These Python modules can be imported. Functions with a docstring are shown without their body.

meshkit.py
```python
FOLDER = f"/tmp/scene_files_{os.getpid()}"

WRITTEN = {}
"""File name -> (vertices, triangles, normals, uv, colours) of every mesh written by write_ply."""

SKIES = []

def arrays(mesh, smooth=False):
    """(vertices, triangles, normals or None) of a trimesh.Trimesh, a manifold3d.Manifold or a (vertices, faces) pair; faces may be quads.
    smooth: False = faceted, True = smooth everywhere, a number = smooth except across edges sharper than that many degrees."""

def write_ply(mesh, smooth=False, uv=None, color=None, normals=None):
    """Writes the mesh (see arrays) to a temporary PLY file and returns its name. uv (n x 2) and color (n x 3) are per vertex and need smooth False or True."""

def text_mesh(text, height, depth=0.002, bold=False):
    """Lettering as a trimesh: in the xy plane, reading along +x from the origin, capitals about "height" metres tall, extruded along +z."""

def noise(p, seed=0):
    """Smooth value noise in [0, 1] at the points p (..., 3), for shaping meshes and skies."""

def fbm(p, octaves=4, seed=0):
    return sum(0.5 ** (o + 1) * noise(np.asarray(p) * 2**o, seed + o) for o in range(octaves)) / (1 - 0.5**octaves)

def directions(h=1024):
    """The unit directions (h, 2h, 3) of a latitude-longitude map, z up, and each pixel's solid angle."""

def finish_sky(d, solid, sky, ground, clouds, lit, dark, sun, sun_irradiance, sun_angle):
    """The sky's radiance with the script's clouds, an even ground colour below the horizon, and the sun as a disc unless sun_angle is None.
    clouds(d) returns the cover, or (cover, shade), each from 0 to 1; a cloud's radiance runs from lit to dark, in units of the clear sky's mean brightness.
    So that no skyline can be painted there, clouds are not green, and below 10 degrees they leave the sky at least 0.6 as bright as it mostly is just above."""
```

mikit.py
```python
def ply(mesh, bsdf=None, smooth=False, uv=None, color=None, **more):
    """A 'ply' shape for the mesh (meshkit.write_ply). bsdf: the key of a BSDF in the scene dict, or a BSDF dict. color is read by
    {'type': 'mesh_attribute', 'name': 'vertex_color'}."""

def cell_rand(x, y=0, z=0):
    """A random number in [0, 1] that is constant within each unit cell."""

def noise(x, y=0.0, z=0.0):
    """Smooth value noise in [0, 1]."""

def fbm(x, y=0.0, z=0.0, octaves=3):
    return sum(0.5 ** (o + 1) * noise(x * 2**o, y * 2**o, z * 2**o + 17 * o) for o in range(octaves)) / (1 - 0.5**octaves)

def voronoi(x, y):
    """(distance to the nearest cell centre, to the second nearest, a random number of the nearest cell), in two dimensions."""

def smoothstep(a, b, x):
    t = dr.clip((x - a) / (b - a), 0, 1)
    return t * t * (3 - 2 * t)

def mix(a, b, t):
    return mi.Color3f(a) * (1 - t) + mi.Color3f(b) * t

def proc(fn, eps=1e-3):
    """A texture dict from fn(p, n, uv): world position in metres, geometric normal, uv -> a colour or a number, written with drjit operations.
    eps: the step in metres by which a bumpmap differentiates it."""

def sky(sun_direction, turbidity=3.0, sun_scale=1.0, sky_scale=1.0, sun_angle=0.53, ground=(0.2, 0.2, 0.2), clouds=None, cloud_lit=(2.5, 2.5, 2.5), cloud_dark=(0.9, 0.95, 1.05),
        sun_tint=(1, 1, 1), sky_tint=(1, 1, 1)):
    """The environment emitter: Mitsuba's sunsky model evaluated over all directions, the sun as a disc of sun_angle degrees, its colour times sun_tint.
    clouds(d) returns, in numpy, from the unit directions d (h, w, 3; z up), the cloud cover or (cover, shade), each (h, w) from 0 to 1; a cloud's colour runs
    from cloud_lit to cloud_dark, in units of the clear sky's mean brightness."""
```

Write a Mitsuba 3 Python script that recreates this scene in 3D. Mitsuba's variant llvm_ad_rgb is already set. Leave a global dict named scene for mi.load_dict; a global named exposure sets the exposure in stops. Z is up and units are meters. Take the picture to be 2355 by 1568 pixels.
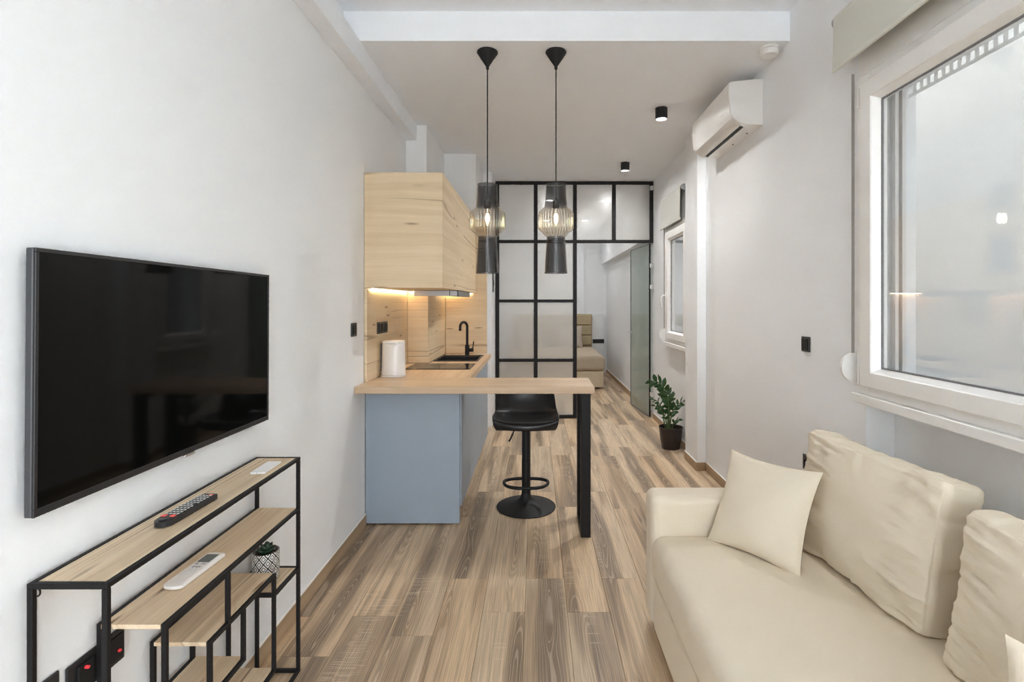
import math
import numpy as np, trimesh, drjit as dr, mitsuba as mi, mikit, meshkit
from mikit import proc, noise, fbm, voronoi, cell_rand, smoothstep, mix
from mitsuba import ScalarTransform4f as T

# ------------------------------------------------------------------ camera, sky, exposure
W, H, F = 2355, 1568, 1210.0
VPX, VPY, EYE = 1232.0, 695.0, 1.43
exposure = 0.23
scene, labels = {}, {}
scene['camera'] = {
    'type': 'perspective', 'fov': 2 * math.degrees(math.atan(W / 2 / F)), 'fov_axis': 'x', 'near_clip': 0.05, 'far_clip': 200.0,
    'principal_point_offset_x': -(VPX - W / 2) / W, 'principal_point_offset_y': -(VPY - H / 2) / H,
    'to_world': T().look_at(origin=[0, 0, EYE], target=[0, 1, EYE], up=[0, 0, 1])}
SKY = 82.0
scene['sky'] = mikit.sky((0.25, -0.45, 0.85), turbidity=4.0, sun_scale=0.0, sky_scale=SKY, clouds=lambda d: np.ones(d.shape[:2]),
                         cloud_lit=(0.92, 1.0, 1.07), cloud_dark=(0.92, 1.0, 1.07), ground=(0.45, 0.44, 0.42))
LED, BULB, SPOT, BEDSPOT = 34.0, 40.0, 1300.0, 165.0

XL, XR, ZC, ZN = -1.095, 1.45, 2.92, 3.09       # walls, kitchen ceiling, living ceiling
YB, YP, YE = -3.4, 6.5, 10.8                    # rear wall, partition, bedroom end

# ------------------------------------------------------------------ mesh helpers
def M(v, f):
    return trimesh.Trimesh(np.asarray(v, float), np.asarray(f, int), process=False)

def cat(*ms):
    ms = [m for x in ms for m in (x if isinstance(x, (list, tuple)) else [x])]
    return trimesh.util.concatenate(ms)

def box(x0, x1, y0, y1, z0, z1, b=0.0):
    """A box with chamfered edges."""
    if b <= 0:
        m = trimesh.creation.box(extents=(x1 - x0, y1 - y0, z1 - z0))
        m.apply_translation(((x0 + x1) / 2, (y0 + y1) / 2, (z0 + z1) / 2))
        return M(m.vertices, m.faces)
    h = np.array([x1 - x0, y1 - y0, z1 - z0]) / 2
    b = min(b, h.min() * 0.9)
    pts = []
    for s in np.ndindex(2, 2, 2):
        s = np.array(s) * 2 - 1
        for k in range(3):
            c = h - b
            c[k] = h[k]
            pts.append(s * c)
    hull = trimesh.convex.convex_hull(np.array(pts))
    hull.apply_translation(((x0 + x1) / 2, (y0 + y1) / 2, (z0 + z1) / 2))
    return M(hull.vertices, hull.faces)

def rbox(x0, x1, y0, y1, z0, z1, r, n=4):
    """A box with rounded edges: hull of eight spheres' points."""
    h = np.array([x1 - x0, y1 - y0, z1 - z0]) / 2
    r = min(r, h.min() * 0.98)
    a = np.linspace(0, np.pi / 2, n + 1)
    th, ph = np.meshgrid(a, a, indexing='ij')
    o = np.stack([np.sin(th) * np.cos(ph), np.sin(th) * np.sin(ph), np.cos(th)], -1).reshape(-1, 3)
    pts = np.concatenate([(h - r + o * r) * (np.array(s) * 2 - 1) for s in np.ndindex(2, 2, 2)])
    hull = trimesh.convex.convex_hull(np.round(pts, 7))
    hull.apply_translation(((x0 + x1) / 2, (y0 + y1) / 2, (z0 + z1) / 2))
    return M(hull.vertices, hull.faces)

def grid(P, cu=False, cv=False):
    """Quads over the points P (n, m, 3)."""
    n, m = P.shape[:2]
    i, j = np.meshgrid(np.arange(n if cu else n - 1), np.arange(m if cv else m - 1), indexing='ij')
    a, b = i * m + j, ((i + 1) % n) * m + j
    c, d = ((i + 1) % n) * m + (j + 1) % m, i * m + (j + 1) % m
    q = np.stack([a, b, c, d], -1).reshape(-1, 4)
    return M(P.reshape(-1, 3), np.vstack([q[:, [0, 1, 2]], q[:, [0, 2, 3]]]))

def lathe(profile, c=(0, 0, 0), n=48, flute=0, amp=0.0):
    """Turns (radius, z) around z; a closed or an open profile. flute: ribs around, of depth amp."""
    p = np.asarray(profile, float)
    a = np.linspace(0, 2 * np.pi, n, endpoint=False)
    r = p[:, 0][None, :] * (1 + amp * np.cos(flute * a)[:, None])
    P = np.stack([r * np.cos(a)[:, None], r * np.sin(a)[:, None], np.broadcast_to(p[:, 1], r.shape)], -1) + np.asarray(c, float)
    return grid(P, cu=True)

def tube(path, r, n=10, closed=False):
    p = np.asarray(path, float)
    r = np.broadcast_to(r, (len(p),))
    t = (np.roll(p, -1, 0) - np.roll(p, 1, 0)) if closed else np.gradient(p, axis=0)
    t /= np.linalg.norm(t, axis=1, keepdims=True)
    u = np.cross(t[0], [0, 0, 1] if abs(t[0][2]) < 0.9 else [1, 0, 0])
    us = []
    for k in range(len(p)):
        u = u - t[k] * (u @ t[k])
        u /= np.linalg.norm(u)
        us.append(u)
    us = np.array(us)
    ws = np.cross(t, us)
    a = np.linspace(0, 2 * np.pi, n, endpoint=False)
    P = p[:, None] + r[:, None, None] * (np.cos(a)[None, :, None] * us[:, None] + np.sin(a)[None, :, None] * ws[:, None])
    m = grid(P, cu=closed, cv=True)
    if closed:
        return m
    caps = []
    for ring, c in ((P[0], p[0]), (P[-1], p[-1])):
        k = np.arange(n)
        caps.append(M(np.vstack([ring, c[None]]), np.stack([k, (k + 1) % n, k * 0 + n], 1)))
    return cat(m, caps)

def cyl(p0, p1, r, n=24, b=0.0):
    """A cylinder with a chamfer b at both ends, or a cone frustum where r is a pair."""
    p0, p1 = np.asarray(p0, float), np.asarray(p1, float)
    ra, rb = (r, r) if np.isscalar(r) else r
    L = np.linalg.norm(p1 - p0)
    b = min(b, L / 3)
    prof = [(0, 0), (ra - b, 0), (ra, b), (rb, L - b), (rb - b, L), (0, L)] if b else [(0, 0), (ra, 0), (rb, L), (0, L)]
    m = lathe(prof, n=n)
    z = (p1 - p0) / L
    m.apply_transform(trimesh.geometry.align_vectors([0, 0, 1], z))
    m.apply_translation(p0)
    return m

def prism(poly, a0, a1, axis):
    """Extrudes a polygon; axis 'y': poly in (x, z); 'x': poly in (y, z); 'z': poly in (x, y)."""
    from shapely.geometry import Polygon
    m = trimesh.creation.extrude_polygon(Polygon(poly), a1 - a0, engine='earcut')
    v = np.array(m.vertices)
    w = v[:, 2] + a0
    v = {'y': np.stack([v[:, 0], w, v[:, 1]], 1), 'x': np.stack([w, v[:, 0], v[:, 1]], 1), 'z': np.stack([v[:, 0], v[:, 1], w], 1)}[axis]
    f = np.array(m.faces)
    return M(v, f[:, ::-1] if axis == 'y' else f)

def spline(pts, n=30):
    from scipy.interpolate import CubicSpline
    pts = np.asarray(pts, float)
    s = np.concatenate([[0], np.cumsum(np.linalg.norm(np.diff(pts, axis=0), axis=1))])
    return CubicSpline(s, pts)(np.linspace(0, s[-1], n))

def put(key, mesh, mat, label=None, category=None, group=None, kind=None, smooth=False, **more):
    base, k = key, 0
    while key in scene:
        k += 1
        key = f'{base}_{k:03d}'
    if 'emitter' in more and mesh.volume < 0:          # lamps shine outwards
        mesh.invert()
    scene[key] = mesh if isinstance(mesh, dict) else mikit.ply(mesh, mat, smooth=smooth, **more)
    note(key, label, category, group, kind)
    return key

def note(key, label=None, category=None, group=None, kind=None):
    d = {k: v for k, v in (('label', label), ('category', category), ('group', group), ('kind', kind)) if v}
    if d:
        labels[key] = {**labels.get(key, {}), **d}

# ------------------------------------------------------------------ materials
def rgb(*c):
    return {'type': 'rgb', 'value': list(c)}

def two(b):
    return {'type': 'twosided', 'bsdf': b}

def princ(name, col, rough=0.5, metal=0.0, **kw):
    scene[name] = two({'type': 'principled', 'base_color': col if isinstance(col, dict) else rgb(*col), 'roughness': rough, 'metallic': metal, **kw})
    return name

def diffuse(name, col):
    scene[name] = two({'type': 'diffuse', 'reflectance': col if isinstance(col, dict) else rgb(*col)})
    return name

def plaster(c, a=0.03):
    c = np.array(c, float)
    def fn(p, n, uv):
        t = fbm(p.x * 1.3 + 5, p.y * 1.3, p.z * 1.3, 2) - 0.5
        return mi.Color3f(*[float(x) for x in c]) * (1 + a * t)
    return proc(fn)

diffuse('mat_wall', plaster((0.856, 0.872, 0.888)))
diffuse('mat_ceiling', plaster((0.875, 0.90, 0.932), 0.015))
diffuse('mat_outside', plaster((0.80, 0.79, 0.77)))
diffuse('mat_caulk', (0.85, 0.84, 0.82))

def floor_grain(p, n, uv):
    k = dr.floor(uv.x / 10 + 0.5)
    x, y = uv.x - 10 * k, uv.y
    r = [cell_rand(k, i, 7) for i in range(6)]
    wx = (fbm(x * 5 + 31 * r[0], y * 1.1 + 17 * k, 3.0, 2) - 0.5) * 0.075
    cx = (r[0] - 0.5) * 0.17
    h = (fbm(y * 0.95 + 9 * r[1], k * 3.1, 1.0, 2) - 0.5) * 0.17 + 0.016
    X = x - cx + wx
    R = dr.sqrt(dr.maximum(X * X + h * h + (fbm(x * 14, y * 3, k, 2) - 0.5) * 0.0014, 1e-6))
    heart = 1 - smoothstep(0.012, 0.07, R)
    wob = R + (noise(x * 30, y * 5, k * 1.7) - 0.5) * 0.004
    ring = 0.5 + 0.5 * dr.cos(wob * (2 * math.pi / 0.0085))
    line = smoothstep(0.72, 0.97, ring)
    fine = noise(x * 420, y * 9, k) * 0.6 + noise(x * 170, y * 3, k + 5) * 0.4
    broad = fbm(x * 14 + 3 * k, y * 0.75, 2.0, 3)
    dark = dr.clip(heart * (0.35 + 0.75 * smoothstep(0.35, 0.62, broad)) + smoothstep(0.42, 0.72, broad) * 0.62 + (r[2] - 0.5) * 0.22, 0, 1)
    col = mix((0.52, 0.40, 0.275), (0.325, 0.233, 0.152), dr.clip(dark * 2.1, 0, 1))
    col = mix(col, (0.165, 0.12, 0.082), dr.clip(dark * 1.5 - 0.72, 0, 1))
    col = mix(col, (0.60, 0.49, 0.37), line * (0.10 + 0.26 * heart))
    col = mix(col, (0.25, 0.175, 0.115), (1 - smoothstep(0.1, 0.5, ring)) * (0.12 + 0.30 * heart))
    col = col * (0.72 + 0.56 * fine)
    saw = smoothstep(0.66, 0.8, noise(x * 9 + 5 * k, y * 2.3, 9.0)) * smoothstep(0.60, 0.8, noise(x * 16, y * 190, k))
    col = mix(col, (0.64, 0.54, 0.42), saw * 0.28)
    tint = mix((0.95, 0.97, 1.0), (1.05, 1.0, 0.94), r[3])
    return col * tint * (1.09 + 0.15 * r[4])

scene['mat_floor'] = two({'type': 'principled', 'base_color': proc(floor_grain), 'roughness': 0.42, 'specular': 0.35})

def oak(light, mid, dark, a, l, knots=1.0):
    """Straight oak grain; a(p): the coordinate across it, l(p): along it."""
    def fn(p, n, uv):
        u, v = a(p), l(p)
        w = u + (fbm(v * 1.6, u * 5, 4.0, 3) - 0.5) * 0.05
        streak = fbm(w * 34, v * 0.7, 1.0, 3)
        fine = noise(w * 330, v * 9, 2.0)
        t = dr.clip((streak - 0.28) * 1.7, 0, 1) * 0.75 + 0.25 * fine
        col = mix(light, mid, t)
        d1, d2, rr = voronoi(v * 1.5 + 7, w * 8.0 + 3)
        crack = (1 - smoothstep(0.01, 0.10, d1)) * smoothstep(0.55, 0.65, rr) * knots
        long = (1 - smoothstep(0.004, 0.022, dr.abs(noise((u + 0.3 * (w - u)) * 15, v * 0.22, 6.0) - 0.5))) * smoothstep(0.38, 0.62, noise(v * 2.3, w * 3, 8.0)) * knots
        return mix(col, dark, dr.clip(crack * 0.8 + long * 0.65, 0, 1))
    return proc(fn)

PALE = ((0.71, 0.57, 0.395), (0.585, 0.445, 0.28), (0.27, 0.175, 0.09))
princ('mat_oak', oak(*PALE, lambda p: p.z, lambda p: p.x + p.y), 0.5, specular=0.3)
TOP = ((0.57, 0.43, 0.295), (0.45, 0.32, 0.205), (0.28, 0.17, 0.09))
princ('mat_bar_top', oak(*TOP, lambda p: p.y + p.z, lambda p: p.x, 0.4), 0.42, specular=0.4)
princ('mat_worktop', oak(*TOP, lambda p: p.x + p.z, lambda p: p.y, 0.4), 0.42, specular=0.4)
SH = ((0.80, 0.66, 0.48), (0.52, 0.38, 0.24), (0.24, 0.15, 0.08))
princ('mat_shelf_wood', oak(*SH, lambda p: p.x * 1.3 + p.z, lambda p: p.y + p.z * 3, 1.4), 0.5, specular=0.3)
princ('mat_baseboard', oak((0.42, 0.30, 0.19), (0.31, 0.215, 0.13), (0.2, 0.13, 0.08), lambda p: p.z, lambda p: p.x + p.y, 0.3), 0.5, specular=0.3)
princ('mat_cabinet', (0.295, 0.345, 0.40), 0.45, specular=0.4)
princ('mat_plinth', (0.16, 0.15, 0.14), 0.5)
princ('mat_black_metal', (0.013, 0.012, 0.012), 0.45, specular=0.18)
princ('mat_black_matt', (0.013, 0.013, 0.013), 0.5, specular=0.25)
princ('mat_black_leather', (0.012, 0.012, 0.013), 0.32, specular=0.5)
princ('mat_black_plastic', (0.02, 0.02, 0.021), 0.35, specular=0.45)
princ('mat_grey_plastic', (0.06, 0.06, 0.062), 0.4)
princ('mat_screen', (0.003, 0.003, 0.003), 0.05, specular=0.13)
princ('mat_tv_edge', (0.05, 0.051, 0.054), 0.35)
princ('mat_black_glass', (0.01, 0.01, 0.01), 0.03, specular=0.6)
princ('mat_white_plastic', (0.86, 0.86, 0.855), 0.3, specular=0.4)
princ('mat_pvc', (0.86, 0.86, 0.85), 0.3, specular=0.4)
princ('mat_gasket', (0.16, 0.16, 0.165), 0.6)
princ('mat_belt', (0.36, 0.35, 0.33), 0.8)
diffuse('mat_blind', (0.67, 0.67, 0.605))
princ('mat_steel', (0.36, 0.36, 0.37), 0.38, 1.0)
princ('mat_chrome', (0.85, 0.85, 0.86), 0.12, 1.0)
princ('mat_red', (0.65, 0.04, 0.05), 0.35)
princ('mat_red_print', (0.75, 0.12, 0.10), 0.4)
princ('mat_button', (0.55, 0.55, 0.53), 0.5)
princ('mat_grey_print', (0.42, 0.43, 0.45), 0.5)
princ('mat_rail', (0.80, 0.80, 0.80), 0.4)
scene['mat_slat'] = {'type': 'principledthin', 'base_color': rgb(0.9, 0.9, 0.89), 'roughness': 0.5, 'diff_trans': 1.2, 'eta': 1.4}
princ('mat_lcd', (0.10, 0.115, 0.105), 0.2)
princ('mat_leaf', (0.020, 0.062, 0.016), 0.32, specular=0.5)
princ('mat_stem', (0.06, 0.10, 0.03), 0.5)
princ('mat_succulent', (0.014, 0.036, 0.018), 0.45)
princ('mat_soil', proc(lambda p, n, uv: mix((0.03, 0.02, 0.015), (0.09, 0.06, 0.04), noise(p.x * 180, p.y * 180, p.z * 180))), 0.9)
princ('mat_pot', (0.020, 0.013, 0.012), 0.38)

def cloth(c, a=0.06):
    c = np.array(c)
    def fn(p, n, uv):
        w = noise(p.x * 700, p.y * 700, p.z * 700) * 0.6 + fbm(p.x * 6, p.y * 6, p.z * 6, 2) * 0.4
        return mi.Color3f(*[float(x) for x in c]) * (1 - a / 2 + a * w)
    return proc(fn)

for nm, c in (('mat_sofa', (0.69, 0.615, 0.495)), ('mat_headboard', (0.47, 0.38, 0.24)), ('mat_blanket', (0.44, 0.36, 0.27)), ('mat_bed_pillow', (0.50, 0.43, 0.36)), ('mat_bed_base', (0.60, 0.50, 0.36))):
    princ(nm, cloth(c), 0.75, sheen=0.25, specular=0.2)

scene['mat_window_glass'] = {'type': 'thindielectric', 'int_ior': 1.52}
scene['mat_smoke_glass'] = {'type': 'thindielectric', 'int_ior': 1.65, 'specular_transmittance': rgb(0.20, 0.20, 0.205)}
RIBS = 36
def amber(cx, cy):
    def fn(p, n, uv):       # the glass is thicker and browner in its ribs
        a = dr.atan2(p.y - cy, p.x - cx)
        return mix((0.97, 0.94, 0.88), (0.34, 0.27, 0.20), smoothstep(0.72, 0.98, 0.5 + 0.5 * dr.cos(RIBS * a)))
    return {'type': 'thindielectric', 'int_ior': 1.7, 'specular_transmittance': proc(fn)}
scene['mat_bulb_glass'] = {'type': 'thindielectric', 'int_ior': 1.5, 'specular_transmittance': rgb(1.0, 0.93, 0.82)}
scene['mat_frosted'] = {'type': 'blendbsdf', 'weight': 0.84, 'a': {'type': 'thindielectric', 'int_ior': 1.55},
    'b': {'type': 'principledthin', 'base_color': rgb(0.86, 0.85, 0.83), 'roughness': 0.30, 'spec_trans': 0.55, 'diff_trans': 1.0, 'eta': 1.5}}
scene['mat_door_glass'] = {'type': 'blendbsdf', 'weight': 0.55,
    'a': {'type': 'thindielectric', 'int_ior': 1.52, 'specular_transmittance': rgb(0.72, 0.80, 0.75)},
    'b': {'type': 'principledthin', 'base_color': rgb(0.60, 0.67, 0.63), 'roughness': 0.08, 'spec_trans': 0.0, 'diff_trans': 1.0, 'eta': 1.5}}

def glow(c, k):
    return {'type': 'area', 'radiance': rgb(*[k * x for x in c])}
WARM, NEUT = (1.0, 0.70, 0.38), (0.98, 0.98, 0.97)

# ------------------------------------------------------------------ structure
S = dict(kind='structure')
put('floor', box(XL - 0.2, XR + 0.3, YB, YE, -0.12, -0.012), 'mat_plinth', **S)
PW, PL = 0.196, 1.25
rng = np.random.default_rng(4)
def plank(x0, x1, y0, y1, k):
    g, c, z = 0.0006, 0.0016, 0.0
    x0, x1, y0, y1 = x0 + g, x1 - g, y0 + g, y1 - g
    v = np.array([[x0, y0, -.011], [x1, y0, -.011], [x1, y1, -.011], [x0, y1, -.011], [x0, y0, -c * .5], [x1, y0, -c * .5], [x1, y1, -c * .5], [x0, y1, -c * .5],
                  [x0 + c, y0 + c, z], [x1 - c, y0 + c, z], [x1 - c, y1 - c, z], [x0 + c, y1 - c, z]])
    f = [[8, 9, 10], [8, 10, 11], [0, 2, 1], [0, 3, 2]]
    for a in range(4):
        b = (a + 1) % 4
        f += [[a, b, 4 + b], [a, 4 + b, 4 + a], [4 + a, 4 + b, 8 + b], [4 + a, 8 + b, 8 + a]]
    uv = np.stack([10.0 * k + v[:, 0] - (x0 + x1) / 2, v[:, 1] - y0 + 40 * rng.random()], 1)
    put('floor__plank', M(v, f), 'mat_floor', uv=uv)
k = 0
ends = {0: 2.43, 1: 2.725}
for i in range(-6, 9):
    x0 = -0.05 + PW * i
    x1 = x0 + PW
    x0, x1 = max(x0, XL + 0.001), min(x1, XR - 0.001)
    if x1 - x0 < 0.01:
        continue
    y = 2.43 if i % 2 else 2.725
    y -= PL * 3 + (0 if abs(i) < 3 else 0.35 * rng.random())
    while y < YE - 0.01:
        y0, y1 = max(y, 0.6), min(y + PL, YE)
        y += PL
        if y1 - y0 < 0.02 or (x1 < -0.52 and y0 > 3.45 and y1 < 6.4):
            continue
        k += 1
        plank(x0, x1, y0, y1, k)
put('floor__near_boards', box(XL, XR, YB, 0.598, -0.011, 0.0), 'mat_baseboard')

wt = 0.2
put('wall_left', box(XL - wt, XL, YB, YE, -0.1, 3.2), 'mat_wall', **S)
D3 = (-0.55, 0.85)
put('wall_rear', cat(box(XL, D3[0], YB - wt, YB, -0.1, 3.2), box(D3[1], XR, YB - wt, YB, -0.1, 3.2), box(D3[0], D3[1], YB - wt, YB, 2.65, 3.2)), 'mat_wall', **S)
# right wall: balcony door behind the camera, big window, small window
W1 = (0.70, 2.31)          # niche of the big window
W2 = (4.90, 5.73)
D4, DZ = (-3.2, -1.2), 2.7
RW = XR + 0.22
put('wall_right', cat(
    box(XR, RW, YB, D4[0], -0.1, 3.2), box(XR, RW, D4[0], D4[1], DZ, 3.2), box(XR, RW, D4[1], W1[0], -0.1, 3.2),
    box(XR + 0.125, RW, W1[0], W1[1], -0.1, 1.0), box(XR, RW, W1[0], W1[1], 2.68, 3.2), box(XR, RW, W1[1], W2[0], -0.1, 3.2),
    box(XR, RW, W2[0], W2[1], -0.1, 0.99), box(XR, RW, W2[0], W2[1], 2.21, 3.2), box(XR, RW, W2[1], YE, -0.1, 3.2)), 'mat_wall', **S)
put('trim_1', box(1.37, XR - 0.001, 4.47, 4.82, 0.0, ZC - 0.001, 0.003), 'mat_wall', label='white plastered pilaster on the right wall beyond the air conditioner', **S)
put('wall_far', box(XL, XR, YE, YE + wt, -0.1, 3.2), 'mat_wall', **S)
put('trim_5', box(-1.0, 1.40, YE - 0.05, YE - 0.001, 0, 1.19), 'mat_wall', label='white wainscot ledge behind the bed headboard', **S)
put('trim_6', box(0.84, 0.98, YE - 0.09, YE - 0.001, 1.191, 2.9), 'mat_ceiling', label='narrow white upright strip on the bedroom wall above the headboard', **S)
put('trim_4', box(XL + 0.001, -0.918, 4.425, 5.275, 0, ZC - 0.001), 'mat_wall', label='white pier rising behind the oak upper cabinet to the ceiling', **S)
put('wall_kitchen', box(XL + 0.001, -0.60, 5.276, 6.0, 0, ZC - 0.001), 'mat_wall', **S)
put('wall_partition', box(XL + 0.001, -0.50, 6.001, YP + 0.05, 0, ZC - 0.001), 'mat_wall', **S)
put('ceiling', cat(box(XL, XR, 3.0, YE, ZC, 3.25), box(XL, XR, YB, 3.0, ZN, 3.25)), 'mat_ceiling', **S)
put('trim_2', box(XL + 0.001, -1.0, YB + 0.001, 4.424, 2.79, ZC - 0.001), 'mat_ceiling', label='white boxed beam along the top of the left wall', **S)
put('trim_3', prism([(1.34, 2.2), (XR - 0.002, 2.2), (XR - 0.002, ZC - 0.002), (1.34, ZC - 0.002)], 6.62, YE - 0.1, 'y'), 'mat_wall', label='white boxed soffit along the bedroom wall behind the glass door', **S)
def base_board(key, x0, x1, y0, y1):
    put(key, box(x0, x1, y0, y1, 0.0, 0.072, 0.002), 'mat_baseboard', **S)
    dx, dy = (x1 - x0), (y1 - y0)
    put(key + '__caulk_line', box(x0, x1, y0, y1, 0.0725, 0.0765), 'mat_caulk')
base_board('baseboard_left', XL + 0.001, XL + 0.011, YB + 0.02, 3.37)
base_board('baseboard_right', XR - 0.011, XR - 0.001, 2.33, 4.458)
base_board('baseboard_pilaster', 1.359, 1.369, 4.459, 4.82)
base_board('baseboard_pilaster_front', 1.3695, XR - 0.012, 4.459, 4.469)
base_board('baseboard_corridor', XR - 0.011, XR - 0.001, 4.822, 6.47)
base_board('baseboard_bedroom', XR - 0.011, XR - 0.001, 6.60, YE - 0.06)

# outside: the light well's opposite wall and its ground
put('wall_outside', cat(box(2.75, 2.95, 0.3, 7.4, -0.3, 6.9), box(RW + .001, 2.749, 0.3, 0.45, -0.3, 6.9), box(RW + .001, 2.749, 7.2, 7.4, -0.3, 6.9), box(XR, RW, 0.3, 7.4, 3.25, 6.9)), 'mat_outside', **S)
put('ground_outside', box(-12, 12, -14, 12, -0.4, -0.3), 'mat_outside', **S)

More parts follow.
